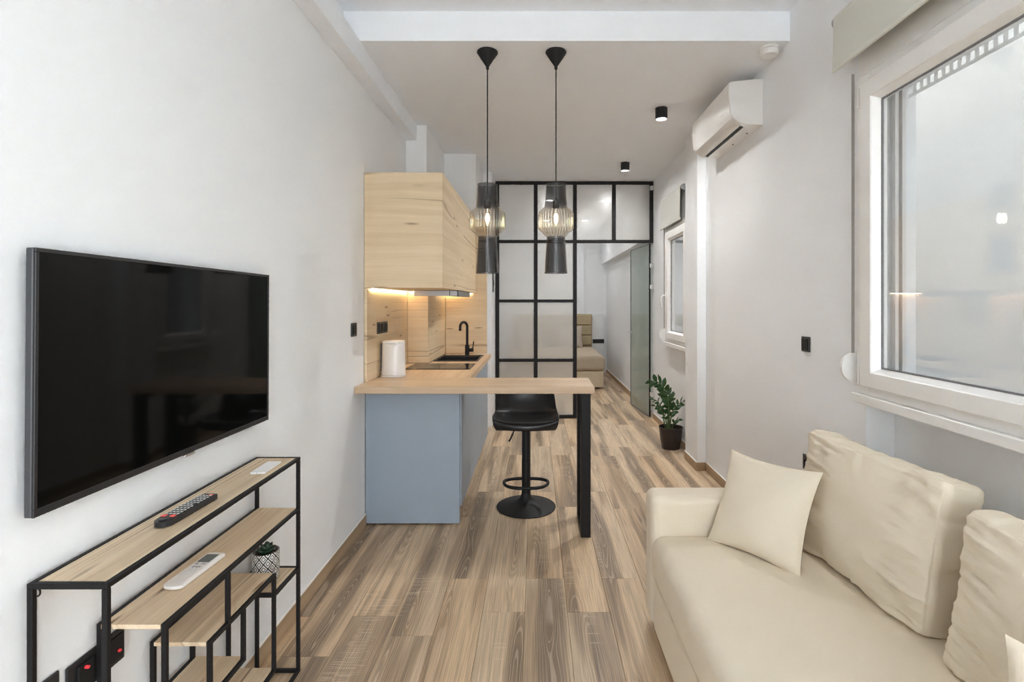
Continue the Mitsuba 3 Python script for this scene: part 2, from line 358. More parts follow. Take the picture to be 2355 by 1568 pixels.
# ------------------------------------------------------------------ windows and blinds
def window(name, y0, y1, z0, z1, sx, handle_y=None, hinge=True):
    """Frame, sash, pane of a white PVC window set in the right wall; sx: the sash's face."""
    fw, sw = 0.075, 0.078
    fx = sx + 0.025
    note(name, kind='structure')
    put(name + '__frame', cat(box(fx, XR + 0.05, y1 - fw, y1, z0, z1, 0.003), box(fx, XR + 0.05, y0, y0 + fw, z0, z1, 0.003),
        box(fx, XR + 0.05, y0 + fw, y1 - fw, z1 - fw, z1, 0.003), box(fx, XR + 0.05, y0 + fw, y1 - fw, z0, z0 + fw, 0.003)), 'mat_pvc')
    a0, a1, c0, c1 = y0 + 0.045, y1 - 0.055, z0 + 0.04, z1 - 0.045
    g0, g1, h0, h1 = a0 + sw, a1 - sw, c0 + sw - 0.012, c1 - sw
    def ring(x, A, B):
        (a0, a1, c0, c1), (b0, b1, d0, d1) = A, B
        return np.array([[x[0], a0, c0], [x[0], a1, c0], [x[0], a1, c1], [x[0], a0, c1]]), np.array([[x[1], b0, d0], [x[1], b1, d0], [x[1], b1, d1], [x[1], b0, d1]])
    e = 0.016
    rings = [[XR + 0.03, (a0, a1, c0, c1)], [sx + 0.004, (a0, a1, c0, c1)], [sx, (a0 + .004, a1 - .004, c0 + .004, c1 - .004)], [sx, (g0 - .004, g1 + .004, h0 - .004, h1 + .004)],
             [sx + 0.004, (g0, g1, h0, h1)], [sx + 0.034, (g0 + e, g1 - e, h0 + e, h1 - e)], [sx + 0.06, (g0 + e, g1 - e, h0 + e, h1 - e)]]
    P = np.array([[[x, r[0], r[2]], [x, r[1], r[2]], [x, r[1], r[3]], [x, r[0], r[3]]] for x, r in rings])
    put(name + '__sash', grid(P, cv=True), 'mat_pvc')
    gx = sx + 0.037
    q = 0.006
    G = (g0 + e, g1 - e, h0 + e, h1 - e)
    put(name + '__sash__gasket', cat(box(gx - .003, gx + .004, G[1] - q, G[1], G[2], G[3]), box(gx - .003, gx + .004, G[0], G[0] + q, G[2], G[3]),
        box(gx - .003, gx + .004, G[0] + q, G[1] - q, G[3] - q, G[3]), box(gx - .003, gx + .004, G[0] + q, G[1] - q, G[2], G[2] + q)), 'mat_gasket')
    v = np.array([[gx + .005, G[0], G[2]], [gx + .005, G[1], G[2]], [gx + .005, G[1], G[3]], [gx + .005, G[0], G[3]]])
    for k in range(2):          # double glazing
        put(name + '__pane', M(v + [0.014 * k, 0, 0], [[0, 1, 2], [0, 2, 3]]), 'mat_window_glass')
    if hinge:
        for z in (z0 + 0.06, z1 - 0.12):
            put(name + '__hinge', cyl((fx - 0.012, y1 - 0.03, z - 0.02), (fx - 0.012, y1 - 0.03, z + 0.07), 0.007, 12, 0.002), 'mat_white_plastic', smooth=30)
    if handle_y:
        zh = 1.50
        put(name + '__handle', cat(rbox(sx - 0.012, sx, handle_y - 0.014, handle_y + 0.014, zh - 0.035, zh + 0.035, 0.006),
            tube(spline([(sx - 0.01, handle_y, zh), (sx - 0.035, handle_y, zh), (sx - 0.05, handle_y, zh - 0.02), (sx - 0.052, handle_y, zh - 0.07), (sx - 0.047, handle_y, zh - 0.12)], 16), 0.009)), 'mat_white_plastic', smooth=40)

window('window_1', 0.72, 2.33, 1.0315, 2.415, 1.398)
window('window_2', 4.88, 5.735, 1.005, 2.225, 1.40, handle_y=5.645)
put('window_1__sill', box(1.405, XR + 0.124, W1[0] - 0.03, 2.345, 0.992, 1.031, 0.003), 'mat_pvc')
put('window_2__sill', box(1.395, XR - 0.001, 4.86, 5.75, 0.965, 1.004, 0.003), 'mat_pvc')
put('window_1__shutter_box', box(1.428, XR + 0.10, W1[0] + 0.001, W1[1] + 0.02, 2.416, 2.679, 0.003), 'mat_pvc')
# outer reveal of the big window, guide rail and perforated last slat of its roller shutter
xo = XR + 0.19
put('window_1__guide_rail', cat(box(XR + 0.085, XR + 0.10, 2.245, 2.305, 1.0, 2.62), box(XR + 0.115, XR + 0.13, 2.245, 2.305, 1.0, 2.62)), 'mat_rail')
slat = [box(xo - 0.0015, xo, W1[0], W1[1], 2.325, 2.34), box(xo - 0.0015, xo, W1[0], W1[1], 2.372, 2.45)]
for j in range(40):
    y = W1[0] + 0.005 + j * 0.04
    slat.append(box(xo - 0.0015, xo, y, y + 0.018, 2.3405, 2.3715))
put('window_1__shutter_slat', cat(slat), 'mat_slat')

def blind(name, y0, y1, xb, z0, z1, label):
    r = 0.031
    xc = xb + r + 0.004
    note(name, label, 'roller blind')
    a = np.linspace(np.pi, np.pi * 0.25, 10)
    prof = [(xb, z0)] + [(xc + r * np.cos(t), z1 - r + r * np.sin(t)) for t in a]
    back = [(x + 0.0015, z - 0.0008) for x, z in prof[::-1]]
    put(name + '__fabric', prism(prof + back, y0, y1, 'y'), 'mat_blind', smooth=30)
    put(name + '__bottom_bar', rbox(xb - 0.004, xb + 0.008, y0, y1, z0 - 0.024, z0 - 0.0005, 0.004), 'mat_blind', smooth=40)
    put(name + '__roller', cyl((xc, y0 - 0.004, z1 - r), (xc, y1 + 0.004, z1 - r), r - 0.004, 24), 'mat_steel', smooth=40)
    for y in (y0 - 0.022, y1 + 0.005):
        put(name + '__bracket', cat(cyl((xc, y, z1 - r), (xc, y + 0.016, z1 - r), r - 0.002, 24, 0.002), box(xc, XR - 0.001, y + 0.004, y + 0.012, z1 - r - 0.018, z1 - r + 0.018)), 'mat_grey_print', smooth=40)
blind('roller_blind', 0.64, 2.385, 1.345, 2.49, 2.735, 'pale grey-green roller blind rolled up above the big window beside the sofa')
blind('roller_blind_001', 5.06, 5.86, 1.385, 2.25, 2.57, 'pale grey-green roller blind half drawn over the small corridor window')

def winder(name, y, z, x, r, ztop, label):
    note(name, label, 'shutter winder')
    a = np.linspace(np.pi / 2, 3 * np.pi / 2, 25)
    poly = [(x + r * math.cos(t), z + r * math.sin(t)) for t in a]
    put(name + '__housing', prism(poly, y - 0.018, y, 'y'), 'mat_white_plastic', smooth=30)
    put(name + '__mount', rbox(x + 0.001, XR - 0.001, y - 0.045, y + 0.004, z - r * 1.25, z + r * 1.2, 0.005), 'mat_white_plastic', smooth=40)
    put(name + '__belt', box(x - 0.017, x - 0.004, y - 0.010, y - 0.0085, z + r * 0.93, ztop), 'mat_belt')
winder('shutter_winder', 2.375, 1.138, 1.437, 0.066, 2.455, 'white half-round strap winder with grey belt beside the big window')
winder('shutter_winder_001', 5.80, 1.076, 1.425, 0.068, 2.24, 'white half-round strap winder with belt beside the small corridor window')

# balcony door in the wall behind the camera, the room's main daylight
note('door_2', kind='structure')
put('door_2__frame', cat(*[box(x, x + .08, YB - .1, YB - .04, 0, 2.649, .003) for x in (D3[0], .11, D3[1] - .08)], box(D3[0] + .08, D3[1] - .08, YB - .099, YB - .041, 2.57, 2.649, .003), box(D3[0] + .08, D3[1] - .08, YB - .099, YB - .041, 0, .08, .003)), 'mat_pvc')
put('door_2__pane', M([[D3[0] + .08, YB - .07, .08], [D3[1] - .08, YB - .07, .08], [D3[1] - .08, YB - .07, 2.57], [D3[0] + .08, YB - .07, 2.57]], [[0, 1, 2], [0, 2, 3]]), 'mat_window_glass')

note('door_3', kind='structure')
put('door_3__frame', cat(*[box(1.46, 1.52, y, y + .08, 0, DZ - .001, .003) for y in (D4[0], -2.24, D4[1] - .08)], box(1.461, 1.519, D4[0] + .08, D4[1] - .08, DZ - .08, DZ - .001, .003), box(1.461, 1.519, D4[0] + .08, D4[1] - .08, 0, .08, .003)), 'mat_pvc')
put('door_3__pane', M([[1.49, D4[0] + .08, .08], [1.49, D4[1] - .08, .08], [1.49, D4[1] - .08, DZ - .08], [1.49, D4[0] + .08, DZ - .08]], [[0, 1, 2], [0, 2, 3]]), 'mat_window_glass')

# ------------------------------------------------------------------ glass partition and door
note('glass_partition', 'black steel framed partition of frosted panes across the corridor', 'partition')
ZB, ZT = 0.004, ZC - 0.002
mull = [-0.4975, 0.0, 0.484]
bw, bd = 0.045, 0.04
ya, yb = YP - bd / 2, YP + bd / 2
ztr, zr = 2.18, [1.446, 0.715]
def mullion(x, z0, z1, w=bw):
    put('glass_partition__mullion', box(x - w / 2, x + w / 2, ya, yb, z0, z1, 0.002), 'mat_black_metal')
def rail(x0, x1, z, w=0.036):
    put('glass_partition__rail', box(x0, x1, ya, yb, z - w / 2, z + w / 2, 0.002), 'mat_black_metal')
xend = 1.446
top0 = ZT - 0.036
for x in mull:
    mullion(x + (0.0 if x > -0.4 else 0.024), ZB, top0, bw)
mullion(0.965, ztr + 0.019, top0)
mullion(xend - 0.02, ztr - 0.02, top0, 0.04)
rail(mull[0] + 0.0015, xend, ZT - 0.018)
xs = [mull[0] + 0.024 + bw / 2, mull[1] - bw / 2, mull[1] + bw / 2, mull[2] - bw / 2]
for z in [ztr] + zr + [ZB + 0.018]:
    rail(xs[0], xs[1], z)
    rail(xs[2], xs[3], z)
rail(mull[2] + bw / 2, xend - 0.0405, ztr)
def pane(x0, x1, z0, z1):
    v = np.array([[x0, YP, z0], [x1, YP, z0], [x1, YP, z1], [x0, YP, z1]])
    put('glass_partition__pane', M(v, [[0, 1, 2], [0, 2, 3]]), 'mat_frosted')
lev = [ZB + 0.036, zr[1] - .018, zr[1] + .018, zr[0] - .018, zr[0] + .018, ztr - .018, ztr + .018, top0]
for a, b in ((xs[0], xs[1]), (xs[2], xs[3])):
    for c, d in ((0, 1), (2, 3), (4, 5), (6, 7)):
        pane(a, b, lev[c], lev[d])
pane(mull[2] + bw / 2, 0.965 - bw / 2, ztr + .018, top0)
pane(0.965 + bw / 2, xend - 0.04, ztr + .018, top0)

hx, hy, fx2, fy2 = 1.415, 6.515, 1.335, 7.37
note('door_1', 'frosted green glass door standing open beyond the partition', kind='structure')
dv = np.array([fx2 - hx, fy2 - hy]); dl = np.linalg.norm(dv); dv /= dl
ang = math.degrees(math.atan2(dv[1], dv[0]))
DT = T().translate([hx, hy, 0]).rotate([0, 0, 1], ang)
def dput(key, mesh, mat, **kw):
    m = mesh.copy()
    m.apply_transform(np.array(DT.matrix, float).reshape(4, 4))
    put(key, m, mat, **kw)
dput('door_1__pane', M([[0.02, 0, 0.012], [dl, 0, 0.012], [dl, 0, 2.15], [0.02, 0, 2.15]], [[0, 1, 2], [0, 2, 3]]), 'mat_door_glass')
dput('door_1__edge_strip', cat(box(dl - .0005, dl + .008, -.006, .006, .012, 2.15), box(.02, dl, -.005, .005, 2.1505, 2.158), box(.02, dl, -.005, .005, .004, .0115)), 'mat_gasket')
dput('door_1__edge_strip', box(0.004, 0.018, -.008, .008, .012, 2.158), 'mat_black_metal')
for z in (0.30, 1.62, 1.88):
    put('door_1__hinge', rbox(1.404, 1.446, 6.44, 6.478, z - 0.028, z + 0.028, 0.006), 'mat_chrome', smooth=40)
put('door_1__hinge', rbox(1.404, 1.446, 6.44, 6.478, 2.80, 2.86, 0.006), 'mat_chrome', smooth=40)
dput('door_1__handle', cat(cyl((dl - .06, -.045, 1.02), (dl - .06, .045, 1.02), .012, 16, .002), cyl((dl - .06, -.045, 1.02), (dl - .15, -.045, 1.02), .009, 12, .002), cyl((dl - .06, .045, 1.02), (dl - .15, .045, 1.02), .009, 12, .002)), 'mat_chrome', smooth=40)

# ------------------------------------------------------------------ kitchen
KF = 3.373          # end panel's face
KB = 5.23
note('base_cabinet', 'blue-grey handleless base cabinets under the worktop, end panel facing the room', 'kitchen cabinet')
put('base_cabinet__end_panel', box(XL + 0.004, -0.488, KF, KF + 0.018, 0.012, 0.876, 0.0015), 'mat_cabinet', label='wide blue-grey end panel')
put('base_cabinet__body', cat(box(XL + 0.012, -0.50, KF + 0.019, 4.52, 0.10, 0.876), box(XL + 0.012, -0.50, 4.521, KB, 0.10, 0.70)), 'mat_cabinet')
for a, b in ((KF + 0.022, 4.0), (4.003, 4.60), (4.603, KB)):
    put('base_cabinet__door', box(-0.499, -0.478, a, b - 0.0, 0.115, 0.855, 0.0015), 'mat_cabinet')
put('base_cabinet__plinth', box(XL + 0.02, -0.53, KF + 0.03, KB, 0.001, 0.099), 'mat_plinth', label='dark recessed plinth')
put('worktop', cat(box(XL + 0.022, -0.445, 3.562, 4.4, 0.878, 0.919, 0.002), box(-0.896, -0.445, 4.4005, 4.56, 0.878, 0.919, 0.001), box(-0.896, -0.445, 4.985, 5.232, 0.878, 0.919, 0.001), box(-0.896, -0.872, 4.5605, 4.9845, 0.878, 0.919, 0.001), box(-0.515, -0.445, 4.5605, 4.9845, 0.878, 0.919, 0.001)), 'mat_worktop', label='oak worktop running along the kitchen wall, with hob and sink set in', category='worktop')
put('bar_counter__top', box(XL + 0.001, 0.356, 3.17, 3.560, 0.878, 0.920, 0.002), 'mat_bar_top', label=None)
note('bar_counter', 'long oak bar top across the kitchen end on a black steel leg', 'bar counter')
note('bar_counter__leg', 'black square-tube steel leg frame')
lx0, lx1 = 0.276, 0.334
put('bar_counter__leg__post', box(lx0, lx1, 3.195, 3.255, 0.001, 0.877, 0.003), 'mat_black_metal')
put('bar_counter__leg__post', box(lx0, lx1, 3.47, 3.53, 0.001, 0.877, 0.003), 'mat_black_metal')
put('bar_counter__leg__floor_rail', box(lx0, lx1, 3.256, 3.469, 0.001, 0.03, 0.003), 'mat_black_metal')
put('bar_counter__leg__top_rail', box(lx0, lx1, 3.256, 3.469, 0.845, 0.877, 0.003), 'mat_black_metal')
# splash boards
note('splashback', 'light oak splashback boards behind the worktop', 'splashback')
put('splashback__panel', box(XL + 0.002, XL + 0.021, 3.352, 4.402, 0.921, 1.520, 0.001), 'mat_oak')
put('splashback__panel', box(XL + 0.022, -0.900, 4.404, 4.422, 0.921, 1.520, 0.001), 'mat_oak')
put('splashback__panel', box(-0.916, -0.898, 4.424, 5.236, 0.921, 1.520, 0.001), 'mat_oak')
put('splashback__panel', box(-0.896, -0.486, 5.238, 5.256, 0.921, 2.255, 0.001), 'mat_oak')
# upper cabinet
note('upper_cabinet', 'light oak upper cabinet with knots and cracks hanging over the worktop', 'kitchen cabinet')
UZ0, UZ1 = 1.522, 2.258
put('upper_cabinet__end_panel', box(XL + 0.002, -0.594, 3.355, 3.373, UZ0, UZ1, 0.001), 'mat_oak')
put('upper_cabinet__body', box(XL + 0.003, -0.614, 3.374, 4.40, UZ0, UZ1 - 0.002), 'mat_oak')
put('upper_cabinet__body', box(-0.896, -0.614, 4.4005, 5.225, UZ0, UZ1 - 0.002), 'mat_oak')
for a, b in ((3.375, 3.995), (3.998, 4.62), (4.623, 5.225)):
    put('upper_cabinet__door', box(-0.613, -0.594, a, b, UZ0, UZ1, 0.001), 'mat_oak')
note('range_hood', 'slim steel pull-out range hood under the oak upper cabinet', 'range hood')
put('range_hood__body', box(-0.925 + 0.03, -0.66, 4.035, 4.74, 1.497, 1.5205), 'mat_steel')
put('range_hood__front_rail', box(-0.659, -0.60, 4.03, 4.78, 1.478, 1.5195, 0.002), 'mat_steel')
put('range_hood__end_plate', box(-0.93, -0.66, 4.022, 4.034, 1.478, 1.5205, 0.001), 'mat_steel')
put('range_hood__end_cap', box(-0.602, -0.597, 4.03, 4.075, 1.4775, 1.5197, 0.001), 'mat_black_plastic', label='black end cap')
for k_, (a, b) in enumerate((((-1.062, 3.40), (-1.054, 4.385)), ((-1.05, 4.392), (-0.905, 4.40)), ((-0.892, 4.43), (-0.884, 5.21)), ((-0.88, 5.222), (-0.63, 5.230)))):
    put('led_strip' + (f'_{k_:03d}' if k_ else ''), box(a[0], b[0], a[1], b[1], 1.5165, 1.5213), 'mat_white_plastic', label='warm glowing LED strip ' + ('along the left splashback above the kettle', 'across the narrow front of the splashback pier', 'beside the pier above the sink', 'above the tap on the far splashback')[k_] + ' under the oak cabinet', category='LED strip', group='LED strips under the upper cabinet', emitter=glow(WARM, LED * (1.0 if k_ < 2 else 1.0)))
# hob, sink, tap, kettle
note('hob', 'black glass hob set into the oak worktop', 'hob')
put('hob__glass', box(-1.0, -0.497, 4.0, 4.36, 0.9192, 0.9242, 0.002), 'mat_black_glass')
note('kitchen_sink', 'black rectangular sink set into the worktop before the tap', 'sink')
sx0, sx1, sy0, sy1 = -0.885, -0.500, 4.55, 5.06
rimw = 0.018
put('kitchen_sink__rim', cat(box(sx0, sx1, sy0, sy0 + rimw, .9192, .926, .002), box(sx0, sx1, sy1 - 0.075, sy1, .9192, .926, .002), box(sx0, sx0 + rimw, sy0 + rimw, sy1 - .075, .9192, .926, .002), box(sx1 - rimw, sx1, sy0 + rimw, sy1 - .075, .9192, .926, .002)), 'mat_black_plastic')
bx0, bx1, by0, by1 = -0.871, -0.516, 4.561, 4.984
put('kitchen_sink__basin', cat(box(bx0, bx1, by0, by1, .735, .742), box(bx0, bx0 + .005, by0, by1, .742, .9185), box(bx1 - .005, bx1, by0, by1, .742, .9185), box(bx0 + .005, bx1 - .005, by0, by0 + .005, .742, .9185), box(bx0 + .005, bx1 - .005, by1 - .005, by1, .742, .9185)), 'mat_black_matt')
put('kitchen_sink__drain', cyl((-0.69, 4.77, .7425), (-0.69, 4.77, .746), .04, 24, .001), 'mat_steel', smooth=40)
note('kitchen_tap', 'tall black swan-neck kitchen tap standing behind the sink', 'tap')
tx_, ty_, tz_ = -0.655, 5.03, 0.9265
px_ = [(tx_, ty_, tz_ + 0.05), (tx_, ty_, tz_ + 0.25)] + [(tx_ - 0.028 + 0.028 * math.cos(t), ty_ - 0.04 + 0.04 * math.cos(t), tz_ + 0.27 + 0.045 * math.sin(t)) for t in np.linspace(0, np.pi, 12)] + [(tx_ - 0.056, ty_ - 0.08, tz_ + 0.235)]
put('kitchen_tap__spout', tube(px_, 0.0115, 14), 'mat_black_matt', smooth=40)
put('kitchen_tap__body', cat(cyl((tx_, ty_, tz_), (tx_, ty_, tz_ + 0.095), 0.021, 24, 0.003), cyl((tx_, ty_, tz_ + 0.048), (tx_ + 0.06, ty_, tz_ + 0.048), 0.017, 20, 0.003)), 'mat_black_matt', smooth=40)
put('kitchen_tap__lever', tube([(tx_ + 0.05, ty_, tz_ + 0.055), (tx_ + 0.055, ty_, tz_ + 0.08), (tx_ + 0.062, ty_, tz_ + 0.13)], 0.0045, 10), 'mat_black_matt', smooth=40)

def sq(a, e=3.2):
    c, s = np.cos(a), np.sin(a)
    return np.stack([np.sign(c) * np.abs(c) ** (2 / e), np.sign(s) * np.abs(s) ** (2 / e)], -1)
kx, ky, kz = -0.984, 3.645, 0.920
note('electric_kettle', 'white jug kettle with slightly tapering body standing on the worktop', 'kettle')
aa = np.linspace(0, 2 * np.pi, 64, endpoint=False)
def loft(levels, e=3.2):
    P = np.array([[[kx + dx + r * q[0], ky + r * q[1], kz + z] for q in sq(aa, e)] for r, z, dx in levels])
    return grid(P, cv=True)
put('electric_kettle__base', loft([(0.001, 0.0, 0), (0.079, 0.0, 0), (0.081, 0.004, 0), (0.079, 0.010, 0), (0.001, 0.0105, 0)]), 'mat_white_plastic', smooth=40)
put('electric_kettle__body', loft([(0.001, .0112, 0), (0.076, .0112, 0), (0.078, .014, 0), (0.076, .10, 0), (0.0735, .225, 0), (0.072, .228, 0), (0.0715, .2285, 0)], 2.6), 'mat_white_plastic', smooth=40)
lid = loft([(0.0715, .229, 0), (0.0738, .230, 0), (0.0738, .240, 0), (0.071, .2445, 0), (0.001, .246, 0)], 2.6)
put('electric_kettle__lid', lid, 'mat_white_plastic', smooth=40)
put('electric_kettle__spout', prism([(kx + .005, ky - .07), (kx + .03, ky - .086), (kx + .048, ky - .062), (kx + .03, ky - .05)], kz + .222, kz + .238, 'z'), 'mat_white_plastic')
put('electric_kettle__handle', rbox(kx - .094, kx - .080, ky + .0, ky + .03, kz + .03, kz + .225, .006), 'mat_grey_plastic', label='dark slim handle', smooth=40)

def plate(name, label, cat_, axis, pos, c, half, n=1, mat='mat_black_plastic', group=None, w=0.08, h=0.08, socket=False, sign=1):
    """Wall plate with n rockers; axis 'x': on a wall facing +x (sign 1) or -x; c: the centre along y; pos: the wall's face."""
    note(name, label, cat_, group)
    x0, x1 = sorted((pos, pos + sign * 0.009))
    put(name + '__frame', rbox(x0, x1, c - w * n / 2, c + w * n / 2, half - h / 2, half + h / 2, 0.003), mat, smooth=40)
    x0, x1 = sorted((pos + sign * 0.0092, pos + sign * 0.013))
    for k in range(n):
        cc = c - w * n / 2 + w * (k + 0.5)
        if socket:
            m = lathe([(0.0215, 0), (0.0215, 0.004), (0.018, 0.004), (0.018, 0.0005), (0.001, 0.0005)], n=32)
            m.apply_transform(trimesh.geometry.align_vectors([0, 0, 1], [sign, 0, 0]))
            m.apply_translation((pos + sign * 0.0092, cc, half))
            put(name + '__socket', m, 'mat_black_matt', smooth=40)
        else:
            put(name + '__rocker', rbox(x0, x1, cc - 0.028, cc + 0.028, half - 0.029, half + 0.029, 0.002), 'mat_black_matt', smooth=40)
plate('light_switch', 'single black light switch on the left wall before the kitchen', 'light switch', 'x', XL + 0.0005, 3.155, 1.266, 1)
plate('kitchen_socket', 'triple black socket and switch plate on the oak splashback above the kettle', 'wall socket', 'x', XL + 0.0215, 3.67, 1.255, 3, w=0.074)
plate('light_switch_001', 'single black light switch on the right wall between the pilaster and the window', 'light switch', 'x', XR - 0.0005, 2.815, 1.206, 1, sign=-1)
plate('wall_socket', 'black wall socket low on the right wall beside the sofa cushion', 'wall socket', 'x', XR - 0.0005, 2.80, 0.575, 1, sign=-1, socket=True)
plate('light_switch_002', 'tall narrow black switch column on the wall end left of the glass partition', 'light switch', 'x', -0.4995, 6.12, 1.66, 1, w=0.08, h=0.22)

# ------------------------------------------------------------------ bar stool
bx, by = -0.067, 3.68
note('bar_stool', 'black padded bar stool on a round pedestal tucked under the bar', 'bar stool')
put('bar_stool__base', lathe([(0.001, 0.001), (0.204, 0.001), (0.207, 0.006), (0.2, 0.011), (0.15, 0.022), (0.09, 0.036), (0.055, 0.052), (0.036, 0.075), (0.031, 0.10), (0.031, 0.11)], (bx, by, 0), 64), 'mat_black_matt', smooth=40)
put('bar_stool__column', cat(cyl((bx, by, 0.1105), (bx, by, 0.33), 0.030, 28, 0.0005), cyl((bx, by, 0.3305), (bx, by, 0.575), 0.0290, 28, 0.002)), 'mat_black_matt', smooth=40)
fr = []
for t in np.linspace(0, 2 * np.pi, 48, endpoint=False):
    c, s = math.cos(t), math.sin(t)
    fr.append((bx + 0.152 * math.copysign(abs(c) ** 0.75, c), by - 0.03 + (0.125 if s < 0 else 0.075) * math.copysign(abs(s) ** 0.9, s), 0.183))
put('bar_stool__footrest', tube(fr, 0.0105, 10, closed=True), 'mat_black_matt', smooth=40)
put('bar_stool__lever', tube(spline([(bx - 0.02, by + .01, 0.572), (bx - 0.06, by + .0, 0.563), (bx - 0.095, by - .02, 0.51), (bx - 0.118, by - .04, 0.468)], 14), [0.0045] * 9 + [0.006] * 5, 8), 'mat_black_matt', smooth=40)
prof = np.array([(-.190, .574, .186), (-.208, .588, .207), (-.204, .616, .219), (-.168, .631, .225), (-.10, .631, .227), (0, .622, .226), (.08, .624, .222), (.135, .645, .216), (.165, .685, .210), (.18, .73, .205), (.19, .79, .196), (.195, .845, .180), (.194, .862, .150)])
pr = spline(prof, 40)
vv = np.linspace(-1, 1, 33)
top, bot = [], []
tan = np.gradient(pr[:, :2], axis=0); tan /= np.linalg.norm(tan, axis=1, keepdims=True)
nrm = np.stack([-tan[:, 1], tan[:, 0]], 1)
for k_ in range(40):
    y, z, hw = pr[k_]
    q = k_ / 39
    curl = 0.03 * np.abs(vv) ** 3 * (1 if q > .1 else .4)
    back = smoothb = min(max((q - .5) / .2, 0), 1)
    front = max(0, 1 - q / .25)
    px = bx + hw * np.sign(vv) * (1 - (1 - np.abs(vv)) ** 1.15)
    yy = by + y + nrm[k_, 0] * curl - back * .05 * vv ** 2 + front * .075 * vv ** 2
    zz = z + nrm[k_, 1] * curl
    th = 0.040 * (1 - np.abs(vv) ** 4) ** 0.5 * (1 if 2 < k_ < 37 else .6) + 0.006
    top.append(np.stack([px, yy, zz], 1))
    bot.append(np.stack([px, yy - nrm[k_, 0] * th, zz - nrm[k_, 1] * th], 1))
top, bot = np.array(top), np.array(bot)
loop = np.concatenate([top, bot[:, ::-1]], 1)
seat = grid(loop, cv=True)
ends_ = [grid(np.stack([top[e], bot[e]], 0)) for e in (0, -1)]
sm = cat(seat, ends_); sm.merge_vertices()
put('bar_stool__seat', sm, 'mat_black_leather', smooth=70)
put('bar_stool__seat_plate', rbox(bx - .085, bx + .085, by - .085, by + .085, .5755, .5815, .002), 'mat_black_matt')

# ------------------------------------------------------------------ pendant lamps
def pendant(name, x, y, label):
    scene['mat_amber_' + name] = amber(x, y)
    note(name, label, 'pendant lamp', 'pendant lamps above the bar')
    zc = ZC
    zt, zb_ = 2.128, 1.605
    L = zt - zb_
    put(name + '__canopy', lathe([(0.001, zc - 0.001), (0.0605, zc - 0.001), (0.0625, zc - 0.006), (0.055, zc - 0.018), (0.011, zc - 0.085), (0.009, zc - 0.09), (0.009, zc - 0.103), (0.001, zc - 0.104)], (x, y, 0), 48), 'mat_black_matt', smooth=40)
    zs = zt - 0.075
    put(name + '__cord', cyl((x, y, zs + 0.001), (x, y, zc - 0.1045), 0.0032, 10), 'mat_black_matt', smooth=40)
    put(name + '__socket', lathe([(0.001, zs), (0.006, zs), (0.008, zs - 0.018), (0.017, zs - 0.024), (0.019, zs - 0.035), (0.019, zs - 0.062), (0.0155, zs - 0.066), (0.001, zs - 0.066)], (x, y, 0), 28), 'mat_black_matt', smooth=40)
    z1, z2, z3, z4 = zt - .131, zt - .165, zt - .262, zt - .309
    def shade(key, prof, mat, fl=0, am=0.0, n=64):
        put(name + '__' + key, lathe(prof, (x, y, 0), n, fl, am), mat, smooth=35)
    shade('upper_shade', [(0.0585, zt), (0.0605, zt - .06), (0.0665, z1)], 'mat_smoke_glass')
    put(name + '__upper_shade__rim', tube([(x + .0588 * math.cos(t), y + .0588 * math.sin(t), zt + .001) for t in np.linspace(0, 2 * np.pi, 48, endpoint=False)], .0013, 6, closed=True), 'mat_grey_plastic', smooth=True)
    shade('middle_shade', [(0.0655, z1 - .001), (0.1025, z2), (0.1035, z2 - .006), (0.1035, z3 + .006), (0.1025, z3), (0.056, z4 + .001)], 'mat_amber_' + name, RIBS, 0.022, RIBS * 8)
    shade('lower_shade', [(0.0545, z4), (0.0575, z4 - .05), (0.0675, zb_)], 'mat_smoke_glass')
    put(name + '__lower_shade__rim', tube([(x + .0675 * math.cos(t), y + .0675 * math.sin(t), zb_ - .001) for t in np.linspace(0, 2 * np.pi, 48, endpoint=False)], .0013, 6, closed=True), 'mat_grey_plastic', smooth=True)
    zb2 = zs - .067
    put(name + '__bulb_cap', cyl((x, y, zb2 - .018), (x, y, zb2), (0.012, 0.0135), 20, .001), 'mat_chrome', smooth=40)
    put(name + '__filament', lathe([(0.0005, zb2 - .024), (0.009, zb2 - .03), (0.014, zb2 - .05), (0.013, zb2 - .072), (0.006, zb2 - .085), (0.0005, zb2 - .089)], (x, y, 0), 16), 'mat_white_plastic', smooth=True, emitter=glow((1, .74, .42), BULB))
    put(name + '__bulb', lathe([(0.0125, zb2 - .0185), (0.015, zb2 - .03), (0.0195, zb2 - .052), (0.0195, zb2 - .075), (0.014, zb2 - .092), (0.004, zb2 - .102), (0.0005, zb2 - .103)], (x, y, 0), 28), 'mat_bulb_glass', smooth=True)
pendant('pendant_lamp', -0.287, 3.13, 'smoked glass pendant with amber fluted middle, nearer the oak upper cabinet')
pendant('pendant_lamp_001', 0.1205, 3.13, 'smoked glass pendant with amber fluted middle, nearer the air conditioner and window')

